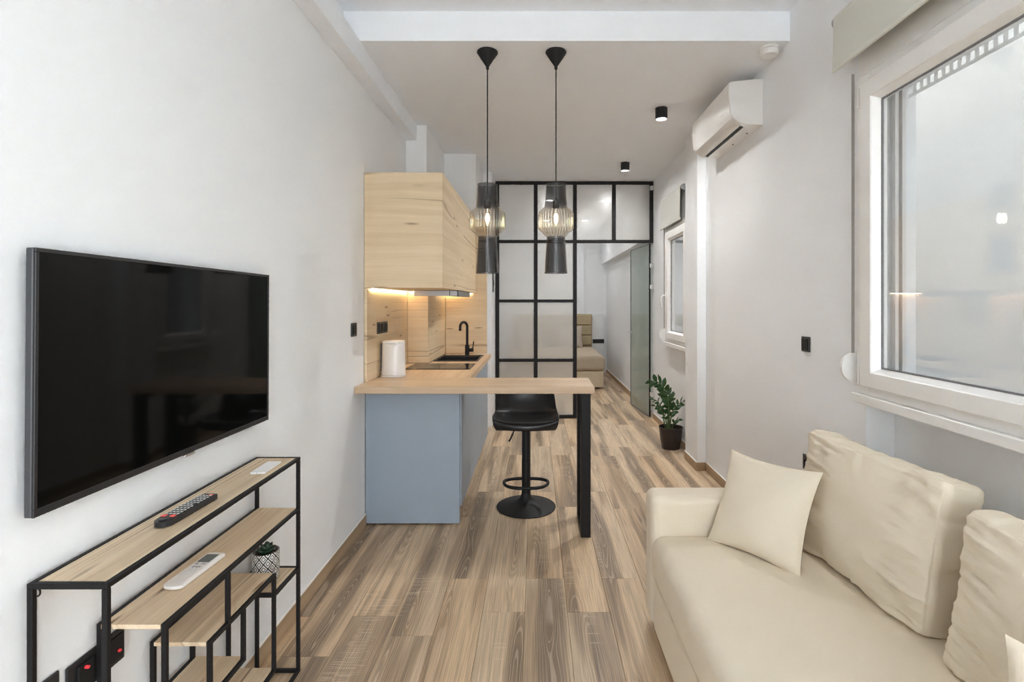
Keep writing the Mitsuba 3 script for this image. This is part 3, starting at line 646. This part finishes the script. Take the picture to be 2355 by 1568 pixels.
# ------------------------------------------------------------------ ceiling fittings
def spot(name, x, y, label, vis=True):
    note(name, label, 'ceiling spotlight', 'black ceiling spotlights')
    h = 0.085
    put(name + '__housing', lathe([(0.001, ZC - .001), (0.045, ZC - .001), (0.0455, ZC - .003), (0.0455, ZC - h), (0.042, ZC - h), (0.040, ZC - h + .014), (0.001, ZC - h + .015)], (x, y, 0), 40), 'mat_black_matt', smooth=40)
    put(name + '__lens', lathe([(0.001, ZC - h + .012), (0.037, ZC - h + .012), (0.037, ZC - h + .0125), (0.001, ZC - h + .013)], (x, y, 0), 32), 'mat_white_plastic', emitter=glow(NEUT, SPOT))
spot('ceiling_spotlight', 0.965, 4.04, 'black cylinder ceiling spotlight beside the air conditioner')
spot('ceiling_spotlight_001', 0.955, 5.62, 'small black cylinder ceiling spotlight nearest the glass partition')
for i, (x, y) in enumerate(((0.2, 7.7), (1.05, 7.7), (0.2, 9.6), (0.9, 9.6))):
    n_ = 'bedroom_downlight' + (f'_{i:03d}' if i else '')
    put(n_, lathe([(0.001, ZC - .004), (0.05, ZC - .004), (0.055, ZC - .001), (0.001, ZC - .001)], (x, y, 0), 32), 'mat_white_plastic', label='round recessed bedroom downlight ' + ('behind the middle of the partition', 'behind the glass door', 'over the bed', 'over the bedside at the far wall')[i], category='ceiling light', group='bedroom downlights', emitter=glow(NEUT, BEDSPOT))
note('smoke_detector', 'round white smoke detector on the ceiling by the right wall', 'smoke detector')
put('smoke_detector__base', lathe([(0.001, ZC - .001), (0.056, ZC - .001), (0.056, ZC - .012), (0.001, ZC - .0125)], (1.368, 3.085, 0), 40), 'mat_white_plastic', smooth=40)
put('smoke_detector__cover', lathe([(0.001, ZC - .013), (0.052, ZC - .013), (0.052, ZC - .034), (0.045, ZC - .045), (0.001, ZC - .047)], (1.368, 3.085, 0), 40), 'mat_white_plastic', smooth=40)

# ------------------------------------------------------------------ air conditioner
note('air_conditioner', 'white wall-mounted air conditioner high on the right wall', 'air conditioner')
A0, A1 = 3.355, 4.15
ac = spline([(1.449, 2.855), (1.44, 2.8555)], 2).tolist() + [(1.253, 2.838), (1.240, 2.832), (1.235, 2.82), (1.2355, 2.76), (1.238, 2.70), (1.243, 2.655), (1.249, 2.628), (1.262, 2.605), (1.285, 2.588), (1.314, 2.573), (1.353, 2.566), (1.449, 2.562)]
put('air_conditioner__body', prism(ac, A0, A1, 'y'), 'mat_white_plastic', smooth=25)
fp = [(1.253, 2.838), (1.240, 2.832), (1.235, 2.82), (1.2355, 2.76), (1.238, 2.70), (1.243, 2.655), (1.249, 2.628), (1.258, 2.611)]
fpo = [(x - 0.0035, z) for x, z in fp]
put('air_conditioner__front_panel', prism(fpo + [(x - 0.0003, z) for x, z in fp[::-1]], A0 + .004, A1 - .004, 'y'), 'mat_white_plastic', smooth=25, label='glossy front panel')
put('air_conditioner__vent_slot', prism([(1.323, 2.5690), (1.345, 2.5652), (1.345, 2.5632), (1.323, 2.5670)], A0 + .055, A1 - .04, 'y'), 'mat_black_matt', label='dark air slot')
put('air_conditioner__display', box(1.2295, 1.2315, A0 + .10, A0 + .165, 2.672, 2.678), 'mat_white_plastic')
for y in (A0 + .17, A0 + .42):
    put('air_conditioner__screw', cyl((1.415, y, 2.5585), (1.415, y, 2.5632), .006, 12), 'mat_gasket', smooth=40)

# ------------------------------------------------------------------ television
note('television', 'large black flat-screen television mounted on the left wall', 'television')
tvm = []
Ty0, Ty1, Tz0, Tz1 = 1.109, 2.083, 0.975, 1.546
roll = T().translate([0, 1.109, 1.26]).rotate([1, 0, 0], -0.5).translate([0, -1.109, -1.26])
RM = np.array(roll.matrix, float).reshape(4, 4)
def tput(key, m, mat, **kw):
    m = m.copy(); m.apply_transform(RM); put(key, m, mat, **kw)
tput('television__back', box(-1.078, -1.0625, Ty0, Ty1, Tz0, Tz1, 0.002), 'mat_tv_edge')
b_ = 0.009
tput('television__bezel', cat(box(-1.062, -1.056, Ty0, Ty1, Tz1 - b_, Tz1, .001), box(-1.062, -1.056, Ty0, Ty1, Tz0, Tz0 + .017, .001), box(-1.062, -1.056, Ty0, Ty0 + b_, Tz0 + .017, Tz1 - b_, .001), box(-1.062, -1.056, Ty1 - b_, Ty1, Tz0 + .017, Tz1 - b_, .001)), 'mat_black_plastic')
tput('television__screen', box(-1.062, -1.0585, Ty0 + b_ + .0005, Ty1 - b_ - .0005, Tz0 + .0175, Tz1 - b_ - .0005), 'mat_screen', label='glossy dark screen')
tput('television__sensor_tab', rbox(-1.064, -1.054, 1.585, 1.635, Tz0 - .008, Tz0 - .0005, .003), 'mat_chrome')
put('television__wall_mount', box(-1.0945, -1.079, 1.4, 1.8, 1.1, 1.4), 'mat_black_metal')

# ------------------------------------------------------------------ shelf unit
note('console_shelf', 'narrow console shelf of oak boards in a stepped black steel frame under the television', 'shelf unit')
xf, xb2, t_ = -0.912, -1.0835, 0.0122
Yn, Yf, Zt = 1.125, 2.034, 0.831
def bar(a, b):
    lo, hi = np.minimum(a, b), np.maximum(a, b)
    put('console_shelf__frame_bar', box(lo[0], hi[0], lo[1], hi[1], lo[2], hi[2], .0012), 'mat_black_metal')
def post(front, y, z0, z1):
    x0 = xf - t_ if front else xb2
    bar((x0, y - t_ / 2, z0), (x0 + t_, y + t_ / 2, z1))
def yrail(front, y0, y1, z):
    x0 = xf - t_ if front else xb2
    bar((x0, y0, z - t_), (x0 + t_, y1, z))
def xrail(y, z):
    bar((xb2 + t_, y - t_ / 2, z - t_), (xf - t_, y + t_ / 2, z))
h_ = t_ / 2
for fr_ in (1, 0):
    yrail(fr_, Yn - h_, Yf + h_, Zt)
    for y in (Yn, Yf):
        post(fr_, y, 0.001 + t_, Zt - t_)
    yrail(fr_, Yn - h_, Yf + h_, 0.001 + t_)
    yrail(fr_, 1.303 + h_, Yf - h_, 0.637)
    post(fr_, 1.303, 0.001 + t_, 0.637)
    yrail(fr_, 1.482 + h_, 1.845 - h_, 0.478)
    post(fr_, 1.482, 0.001 + t_, 0.478)
    post(fr_, 1.845, 0.144 - t_, 0.478)
    post(fr_, 1.569, 0.4785, 0.637 - t_ - .0005)
    yrail(fr_, 1.845 + h_, Yf - h_, 0.409)
    yrail(fr_, 1.482 + h_, 1.845 - h_, 0.144)
    post(fr_, 1.652, 0.315 - t_, 0.478 - t_)
    yrail(fr_, 1.303 + h_, 1.482 - h_, 0.315)
    yrail(fr_, 1.482 + h_, 1.652 - h_, 0.315)
for y, z in ((Yn, Zt), (Yf, Zt), (Yf, 0.001 + t_), (Yn, 0.001 + t_), (1.845, 0.409), (Yf, 0.409)):
    xrail(y, z)
def board(y0, y1, z, x0=None, x1=None):
    put('console_shelf__board', box(xb2 + t_ + .0005, xf - t_ - .0005, y0, y1, z - .0125, z - .001, .001), 'mat_shelf_wood')
board(Yn + h_ + .0005, Yf - h_ - .0005, Zt)
board(1.295, Yf - .001, 0.6375)
board(1.474, 1.853, 0.4785)
board(1.8545, Yf - h_ - .0005, 0.409)
board(1.474, 1.853, 0.1445)
board(1.295, 1.66, 0.3155)
put('console_shelf__bracket', tube(spline([(xb2 + .0125, Yn + .004, Zt - .013), (xb2 + .019, Yn + .004, Zt - .018), (xb2 + .020, Yn + .004, Zt - .026), (xb2 + .0125, Yn + .004, Zt - .032)], 14), .0017, 8), 'mat_black_metal', smooth=40)

# things on the shelf
def placed(c, ang):
    m = np.eye(4); a = math.radians(ang)
    m[:2, :2] = [[math.cos(a), -math.sin(a)], [math.sin(a), math.cos(a)]]
    m[:3, 3] = c
    return m
def lput(key, m, mat, X, **kw):
    m = m.copy(); m.apply_transform(X); put(key, m, mat, **kw)

X = placed((-0.995, 1.50, Zt - .001), -2.5)
note('tv_remote', 'black television remote control with grey and red buttons on the top shelf', 'remote control')
def capsule(L, w, z0, z1, wf=1.0, b=.003, ends=(.5, .5)):
    pts = []
    for s, e, ww in ((-1, ends[0], w), (1, ends[1], w * wf)):
        for t in np.linspace(-np.pi / 2, np.pi / 2, 13):
            pts.append((ww / 2 * math.sin(t), s * (L / 2 - ww * e + ww * e * math.cos(t))))
    pts = np.array(pts)
    P = np.vstack([np.column_stack([pts * (1 - 2 * bb / w), np.full(len(pts), z)]) for z, bb in ((z0, b), (z0 + b, 0), (z1 - b, 0), (z1, b))])
    h = trimesh.convex.convex_hull(P)
    return M(h.vertices, h.faces)
lput('tv_remote__case', capsule(.215, .046, 0, .019, .95, ends=(.5, .12)), 'mat_black_plastic', X, smooth=35)
btn, red = [], []
for r in range(11):
    for c in range(4 if r != 5 else 3):
        y, x = -.055 + r * .0135, -.0155 + c * .0103
        btn.append(box(x - .0034, x + .0034, y - .0036, y + .0036, .0191, .0212, .0008))
for x in (-.0125, .0125):
    red.append(rbox(x - .007, x + .007, -.075, -.064, .0191, .0218, .001))
red.append(rbox(.007, .018, .083, .09, .0191, .0215, .001))
lput('tv_remote__buttons', cat(btn), 'mat_button', X, kind='stuff', label='small grey rubber buttons')
for r_ in red:
    lput('tv_remote__red_button', r_, 'mat_red_print', X)
lput('tv_remote__round_pad', cyl((0, -.09, .0191), (0, -.09, .0205), .009, 20, .0005), 'mat_grey_plastic', X, smooth=40)

X = placed((-0.973, 1.90, Zt - .001), 2)
note('white_remote', 'thin white plastic remote lying near the far end of the top shelf', 'remote control')
lput('white_remote__case', rbox(-.026, .026, -.065, .065, 0, .007, .003), 'mat_white_plastic', X, smooth=40)
lput('white_remote__sensor', cyl((-.002, -.0655, .0035), (-.002, -.0645, .0035), .0012, 10), 'mat_gasket', X)

X = placed((-0.998, 1.545, .6366), -3)
note('air_conditioner_remote', 'white air conditioner remote with grey display on the second shelf', 'remote control')
lput('air_conditioner_remote__case', capsule(.20, .056, 0, .016, .95, .004, ends=(.22, .12)), 'mat_white_plastic', X, smooth=35)
lput('air_conditioner_remote__display', box(-.019, .019, .030, .078, .0161, .0167, .0002), 'mat_lcd', X, label='dark grey display')
lput('air_conditioner_remote__buttons', cat([rbox(-.017 + c * .0125, -.008 + c * .0125, -.045 + r * .017, -.037 + r * .017, .0161, .0172, .0006) for r in range(4) for c in range(3)]), 'mat_pvc', X, kind='stuff', label='pale buttons')
lput('air_conditioner_remote__badge', capsule(.010, .026, .0161, .0165, 1, .0001), 'mat_grey_print', X)
lput('air_conditioner_remote__power_button', cat(rbox(-.016, -.005, .013, .022, .0161, .0174, .0006), rbox(.005, .016, .013, .022, .0161, .0174, .0006)), 'mat_grey_print', X)

# succulent in a patterned pot
note('potted_succulent', 'dark green succulent in a white pot with black diamond print', 'potted plant')
cx, cy, cz = -0.997, 1.943, 0.4085
def diamonds(p, n, uv):
    a = dr.atan2(p.y - cy, p.x - cx) * (10 / (2 * math.pi))
    b = (p.z - cz) / 0.037
    u, v = a + b, a - b
    fu, fv = dr.abs(u - dr.floor(u) - 0.5), dr.abs(v - dr.floor(v) - 0.5)
    m = dr.maximum(fu, fv)
    ink = smoothstep(0.41, 0.43, m) + smoothstep(0.17, 0.19, m) * (1 - smoothstep(0.26, 0.28, m))
    return mix((0.82, 0.82, 0.80), (0.02, 0.02, 0.02), dr.clip(ink, 0, 1))
princ('mat_diamond_pot', proc(diamonds), 0.35)
put('potted_succulent__pot', lathe([(0.001, 0), (0.040, 0), (0.043, .002), (0.0455, .03), (0.0465, .07), (0.0465, .104), (0.0455, .106), (0.0425, .106), (0.042, .10), (0.041, .09)], (cx, cy, cz), 64), 'mat_diamond_pot', smooth=40)
put('potted_succulent__soil', lathe([(0.0405, .091), (0.02, .094), (0.0005, .095)], (cx, cy, cz), 24), 'mat_soil', smooth=True)
def leaf_shape(L, w, th, bend, n=9, m=7):
    s = np.linspace(0, 1, n)
    wid = w * np.sin(np.pi * np.clip(s * .93 + .05, 0, 1)) ** .8 * (1 - .15 * s)
    tt = np.linspace(0, 2 * np.pi, m * 2, endpoint=False)
    P = np.stack([np.stack([wid[k] / 2 * np.cos(tt), np.full(len(tt), L * s[k]), th * np.sin(tt) * max(wid[k] / w, .1) + bend * s[k] ** 2 + .25 * wid[k] * np.cos(tt) ** 2 * .5], 1) for k in range(n)])
    return grid(P, cv=True)
def orient(base, yaw, pitch, roll=0):
    return T().translate(list(map(float, base))).rotate([0, 0, 1], float(yaw)).rotate([1, 0, 0], float(pitch)).rotate([0, 1, 0], float(roll))
sl = mikit.ply(leaf_shape(.036, .029, .008, .010), 'mat_succulent', smooth=True)
for ring_, (n_, pit, sc) in enumerate(((7, 14, 1.0), (5, 38, .95), (4, 62, .8))):
    for j in range(n_):
        put('potted_succulent__leaf', {**sl, 'to_world': orient((cx + .003 * ring_, cy, cz + .098 + ring_ * .004), 360 / n_ * j + 25 * ring_, pit).scale(sc)}, None)

# data sockets behind the shelf
note('socket_panel', 'wide black socket panel with red plugs on the left wall behind the shelf', 'wall socket')
px0 = XL + 0.0005
put('socket_panel__plate', rbox(px0, px0 + .007, 1.222, 1.393, .492, .578, .004), 'mat_black_plastic', smooth=40)
put('socket_panel__module', rbox(px0 + .0072, px0 + .014, 1.245, 1.29, .505, .565, .002), 'mat_black_matt', smooth=40)
put('socket_panel__module', rbox(px0 + .0072, px0 + .011, 1.345, 1.385, .505, .565, .002), 'mat_black_matt', smooth=40)
for y, z, x in ((1.262, .556, .024), (1.366, .527, .018)):
    put('socket_panel__red_plug', cyl((px0 + .0112 if y > 1.3 else px0 + .0142, y, z), (px0 + x, y, z), .0042, 14, .001), 'mat_red', smooth=40)
note('socket_panel_001', 'black socket plate at the left edge, lowest beside the shelf post', 'wall socket')
put('socket_panel_001__plate', rbox(px0, px0 + .007, 1.142, 1.203, .51, .59, .004), 'mat_black_plastic', smooth=40)

# ------------------------------------------------------------------ sofa
note('sofa', 'cream fabric sofa with low square arm along the right wall under the window', 'sofa')
SX, SB = 0.50, 1.44
put('sofa__arm', rbox(SX - .004, SB - .005, 2.252, 2.392, .035, .598, .035, 6), 'mat_sofa', smooth=40)
put('sofa__arm', rbox(SX - .004, SB - .005, 0.20, .34, .035, .598, .035, 6), 'mat_sofa', smooth=40)
put('sofa__base', rbox(SX + .004, SB - .01, .345, 2.247, .04, .249, .008), 'mat_sofa', smooth=40, label='lower front panel')
# seat: a bulging slab
ny, nx = 90, 50
def slab(x0, x1, y0, y1, z0, z1, r, bulge, amp):
    u = np.linspace(0, 1, nx); v = np.linspace(0, 1, ny)
    # profile in x: up the front, over the edge, across the top
    prof = [(x0 + .006, z0), (x0, z0 + .02), (x0, z1 - r)] + [(x0 + r - r * math.cos(t), z1 - r + r * math.sin(t)) for t in np.linspace(0, np.pi / 2, 9)[1:]] + [(x, z1) for x in np.linspace(x0 + r, x1, 44)[1:]]
    prof = np.array(prof)
    ys = np.linspace(y0, y1, ny)
    P = np.zeros((ny, len(prof), 3))
    for j, y in enumerate(ys):
        e = 1 - abs(2 * v[j] - 1) ** 10
        P[j, :, 0] = prof[:, 0]
        P[j, :, 1] = y
        P[j, :, 2] = prof[:, 1] + bulge * e * np.clip((prof[:, 0] - x0) / .12, 0, 1) * np.clip((x1 - prof[:, 0]) / .3, 0, 1)
    q = P.reshape(-1, 3)
    w = meshkit.fbm(np.stack([q[:, 0] * 3, q[:, 1] * 9 + q[:, 0] * 4, q[:, 2] * 3], 1), 3, 5) - .5
    q[:, 2] += amp * w * np.clip((q[:, 2] - z0) / (z1 - z0), 0, 1)
    m = grid(P)
    # near and far ends and the underside
    bottoms = []
    for e in (0, -1):
        ring_ = P[e]
        low = ring_.copy(); low[:, 2] = z0
        bottoms.append(grid(np.stack([ring_, low], 0)))
    bottoms.append(M([[x0, y0, z0], [x1, y0, z0], [x1, y1, z0], [x0, y1, z0]], [[0, 1, 2], [0, 2, 3]]))
    return cat(m, bottoms)
put('sofa__seat_cushion', slab(SX, 1.30, .345, 2.249, .2575, .428, .05, .012, .008), 'mat_sofa', smooth=40, label='wide seat cushion')
put('sofa__backrest', rbox(1.305, SB - .006, .345, 2.249, .252, .72, .05, 6), 'mat_sofa', smooth=40)
for x, y in ((.56, 2.32), (.56, .27), (1.36, 2.32), (1.36, .27)):
    put('sofa__foot', cyl((x, y, .0005), (x, y, .0345), (.016, .02), 16, .002), 'mat_black_plastic', smooth=40)

def cushion(L, Hh, Tk, seed, r=.027, n=26, bulge=.55, wr=.016, pinch=.03):
    """A box cushion in local axes x (thickness, front -x), y (length), z (height)."""
    m = trimesh.creation.box(extents=(2, 2, 2))
    for _ in range(6):
        m = m.subdivide()
    v = np.array(m.vertices)
    v = np.sign(v) * (1 - (1 - np.abs(v)) ** 1.7)
    half = np.array([Tk / 2, L / 2, Hh / 2])
    # rounded box: shrink to the core, then push out along the rounded direction
    p = v * half
    core = np.clip(p, -(half - r), half - r)
    d = p - core
    nn = np.linalg.norm(d, axis=1, keepdims=True)
    p = core + d / np.maximum(nn, 1e-9) * np.minimum(r, np.maximum(nn, 0)) * (nn > 1e-9)
    a, b = p[:, 1] / half[1], p[:, 2] / half[2]
    fat = (1 - np.abs(a) ** 2.6) * (1 - np.abs(b) ** 2.6)
    p[:, 0] *= 1 + bulge * fat
    # drawn-in sides
    p[:, 1] *= 1 - pinch * (1 - b ** 2)
    p[:, 2] *= 1 - pinch * (1 - a ** 2)
    face = np.abs(p[:, 0]) / half[0]
    edge = np.maximum(np.abs(a), np.abs(b))
    # creases running in from the short ends, and sagging folds
    c1 = meshkit.fbm(np.stack([p[:, 1] * 5, p[:, 2] * 62 + 7 * p[:, 1], p[:, 0] * 5 + 9 * seed], 1), 3, seed) - .5
    c2 = meshkit.fbm(np.stack([p[:, 1] * 26 + p[:, 2] * 9, p[:, 2] * 5, p[:, 0] * 3 + 3 * seed], 1), 3, seed + 9) - .5
    c3 = meshkit.fbm(p * 7 + seed, 2, seed + 4) - .5
    amp = wr * (c1 * np.clip((np.abs(a) - .2) / .6, 0, 1) * 2.9 * np.clip((1.03 - np.abs(a)) / .15, .35, 1) + c2 * np.clip((np.abs(b) - .4) / .5, 0, 1) * 1.8 + 1.8 * c3)
    qx = np.abs(d[:, 0]) / np.maximum(nn[:, 0], 1e-9)
    amp = amp + .004 * np.exp(-((qx - .86) / .09) ** 2) * (nn[:, 0] > r * .5)      # the gusset's seam
    p = p + np.array(trimesh.Trimesh(p, m.faces, process=False).vertex_normals) * amp[:, None]
    return M(p, m.faces)

def axes(origin, yaxis, lean):
    """Frame: local y along the given horizontal direction, local z up leaning back by lean degrees away from the front (-x)."""
    y = np.array([*yaxis, 0.0]); y /= np.linalg.norm(y)
    z0 = np.array([0, 0, 1.0])
    x = np.cross(y, z0)
    if x[0] < 0:
        x = -x
    a = math.radians(lean)
    z = z0 * math.cos(a) + x * math.sin(a)
    x2 = x * math.cos(a) - z0 * math.sin(a)
    m = np.eye(4); m[:3, 0], m[:3, 1], m[:3, 2], m[:3, 3] = x2, y, z, origin
    return m
def cput(name, mesh, Xm, label, category='cushion', group=None):
    m = mesh.copy(); m.apply_transform(Xm)
    if np.linalg.det(Xm[:3, :3]) < 0:
        m.invert()
    put(name, m, 'mat_sofa', label, category, group, smooth=True)
cput('back_cushion', cushion(.66, .47, .13, 3), axes((1.205, 1.885, .655), (.075, -.62), 10), 'large wrinkled cream back cushion behind the square throw pillow')
cput('back_cushion_001', cushion(.66, .43, .13, 8), axes((1.205, 1.125, .640), (-.03, -.62), 8), 'large cream back cushion cut off by the right edge of the photo')

def throw(S_, Tk, seed):
    """A knife-edge square pillow, front -x."""
    n = 48
    a = np.linspace(-1, 1, n)
    A, B = np.meshgrid(a, a, indexing='ij')
    c = .095
    Y = S_ / 2 * A * (1 - c * (1 - B ** 2) * 1.0)
    Z = S_ / 2 * B * (1 - c * (1 - A ** 2) * 1.0)
    t = Tk / 2 * ((1 - np.abs(A) ** 2.2) * (1 - np.abs(B) ** 2.2)) ** .55
    f = meshkit.fbm(np.stack([Y * 9, Z * 9, Y * 0 + seed], -1), 3, seed) - .5
    e = meshkit.fbm(np.stack([Y * 40, Z * 14, Y * 0 + seed], -1), 2, seed + 2) - .5
    t1 = t * (1 + .10 * f) + .006 * f + .006 * e * np.clip((np.maximum(abs(A), abs(B)) - .6) / .3, 0, 1) * (t > 1e-4)
    edge = (np.maximum(abs(A), abs(B)) > .999)
    t1 = np.where(edge, .0012, np.maximum(t1, .0012))
    m = cat(grid(np.stack([-t1, Y, Z], -1)), M(*(lambda g: (g.vertices, g.faces[:, ::-1]))(grid(np.stack([t1, Y, Z], -1)))))
    m.merge_vertices()
    return m
cput('throw_pillow', throw(.395, .13, 2), axes((.908, 2.108, .606), (.24, -.33), 26), 'square cream throw pillow leaning between the sofa arm and the back cushion', 'pillow')
cput('throw_pillow_001', throw(.40, .13, 6), axes((.955, .80, .612), (.25, -.33), 25), 'cream throw pillow just peeking into the bottom right corner', 'pillow')

# ------------------------------------------------------------------ potted plant in the corridor
note('potted_plant', 'leafy zz plant with arching stems in a dark brown pot beside the pilaster', 'potted plant')
PX, PY = 1.325, 5.16
put('potted_plant__pot', lathe([(0.001, .001), (0.080, .001), (0.085, .006), (0.103, .10), (0.112, .196), (0.115, .198), (0.115, .212), (0.111, .213), (0.108, .20), (0.104, .17)], (PX, PY, 0), 48), 'mat_pot', smooth=40)
put('potted_plant__soil', lathe([(0.1035, .172), (0.05, .176), (0.0005, .177)], (PX, PY, 0), 24), 'mat_soil', smooth=True)
LQ = .000817
lf = mikit.ply(leaf_shape(.085, .047, .0016, -.012), 'mat_leaf', smooth=True)
rs = np.random.default_rng(12)
def stem(pts, leaf_n, size, start=.35, ybase=0.0, ydrift=0.0):
    P = [(PX + (x - 428) * LQ, PY + ybase + ydrift * i / (len(pts) - 1), .205 + (838 - y) * LQ) for i, (x, y) in enumerate(pts)]
    P[0] = (P[0][0], P[0][1], .178)
    c = spline(P, 28)
    put('potted_plant__stem', tube(c, np.linspace(.0075, .0028, 28), 8), 'mat_stem', smooth=40)
    for k in range(leaf_n):
        s = start + (1 - start) * (k + .5) / leaf_n
        i = min(int(s * 27), 26)
        tdir = c[i + 1] - c[i]; tdir /= np.linalg.norm(tdir)
        side = 1 if k % 2 else -1
        view = np.array([0, 1, 0.0])
        out = np.cross(tdir, view) * side
        d = out * .75 + tdir * .62 + np.array([0, rs.uniform(-.5, .25), rs.uniform(-.1, .25)])
        if k == leaf_n - 1:
            d = tdir
        d /= np.linalg.norm(d)
        yaw = math.degrees(math.atan2(-d[0], d[1])); pitch = math.degrees(math.asin(np.clip(d[2], -1, 1)))
        sc = 1.12 * size * (1 - .35 * abs(s - .6)) * rs.uniform(.85, 1.1)
        put('potted_plant__leaf', {**lf, 'to_world': orient(c[i], yaw, pitch, rs.choice([-1, 1]) * rs.uniform(35, 85)).scale(sc)}, None)
stem([(392, 860), (398, 640), (378, 470), (325, 345), (250, 285), (160, 280)], 17, 1.0, .38, -.02, -.04)
stem([(400, 860), (402, 700), (398, 560), (392, 480)], 9, .8, .4, .02, .03)
stem([(378, 850), (335, 680), (280, 600), (205, 560)], 11, .62, .35, -.03, -.05)
stem([(382, 850), (345, 690), (300, 560), (220, 510)], 9, .6, .45, .03, .02)
stem([(420, 850), (440, 660), (490, 570), (580, 515)], 11, .72, .35, -.01, -.03)
stem([(412, 850), (425, 640), (445, 520), (465, 455)], 9, .6, .4, .02, .03)
stem([(430, 850), (445, 790), (475, 745), (515, 735)], 5, .5, .4, -.03, -.02)

# ------------------------------------------------------------------ bedroom
note('bed', 'beige upholstered bed with tufted headboard seen through the partition doorway', 'bed')
BX0, BX1, BF, BH = -0.45, 1.12, 8.65, 10.66
put('bed__base', rbox(BX0, BX1, BF, BH, .025, .295, .02), 'mat_bed_base', smooth=40)
put('bed__foot', cat([cyl((x, y, .0), (x, y, .0245), .03, 16) for x in (BX0 + .1, BX1 - .1) for y in (BF + .1, BH - .1)]), 'mat_black_plastic')
mt = trimesh.creation.box(extents=(2, 2, 2))
for _ in range(5):
    mt = mt.subdivide()
v = np.array(mt.vertices)
hf = np.array([(BX1 - BX0) / 2 + .03, (BH - BF) / 2 - .06, .125]); r = .07
p = v * hf; core = np.clip(p, -(hf - r), hf - r); d = p - core; nn = np.linalg.norm(d, axis=1, keepdims=True)
p = core + d / np.maximum(nn, 1e-9) * np.minimum(r, nn)
p += (np.array([(BX0 + BX1) / 2, (BF + BH) / 2 - .08, .42]))
low = np.clip((.42 - p[:, 2]) / .12, 0, 1)
fold = meshkit.fbm(np.stack([p[:, 0] * 14, p[:, 1] * 14, p[:, 2] * 2], 1), 2, 3) - .5
cen = p - np.array([(BX0 + BX1) / 2, (BF + BH) / 2, 0]); cen[:, 2] = 0; cen /= np.linalg.norm(cen, axis=1, keepdims=True)
p += cen * (low * fold * .05)[:, None]
p[:, 2] += (meshkit.fbm(p * np.array([6, 6, 1]), 2, 7) - .5) * .02
put('bed__blanket', M(p, mt.faces), 'mat_blanket', label='greige blanket tucked over the mattress', smooth=True)
hb = []
put('bed__headboard', rbox(BX0, BX1 + .02, BH + .005, BH + .08, .02, 1.19, .02), 'mat_headboard', smooth=40, label='olive-beige tufted headboard')
for c in range(4):
    for r_ in range(3):
        x0 = BX0 + .01 + c * (BX1 - BX0) / 4
        z0 = .56 + r_ * .205
        put('bed__headboard__tuft', rbox(x0 + .004, x0 + (BX1 - BX0) / 4 - .006, BH - .035, BH + .004, z0 + .003, z0 + .2, .03), 'mat_headboard', smooth=40)
for i, x in enumerate((0.68, -0.1)):
    m = throw(.5, .17, 5 + i); Xm = axes((x, 10.42, .76), (1, 0), 0)
    rot = np.eye(4); rot[:3, :3] = [[0, 1, 0], [math.cos(.5), 0, math.sin(.5)], [-math.sin(.5), 0, math.cos(.5)]]; rot[:3, 3] = (x, 10.40, .745)
    m.apply_transform(rot)
    put('bed_pillow' + (f'_{i:03d}' if i else ''), m, 'mat_bed_pillow', ('taupe bed pillow against the headboard, at the doorway side' if i == 0 else 'taupe bed pillow hidden behind the frosted panes'), 'pillow', smooth=True)
note('bedside_socket', 'black horizontal socket strip on the bedroom wall beside the bed', 'wall socket')
put('bedside_socket__frame', rbox(1.165, 1.395, YE - .060, YE - .0505, .595, .677, .003), 'mat_black_plastic')
for k_ in range(3):
    put('bedside_socket__insert', rbox(1.18 + k_ * .07, 1.24 + k_ * .07, YE - .064, YE - .0602, .608, .664, .002), 'mat_black_matt')
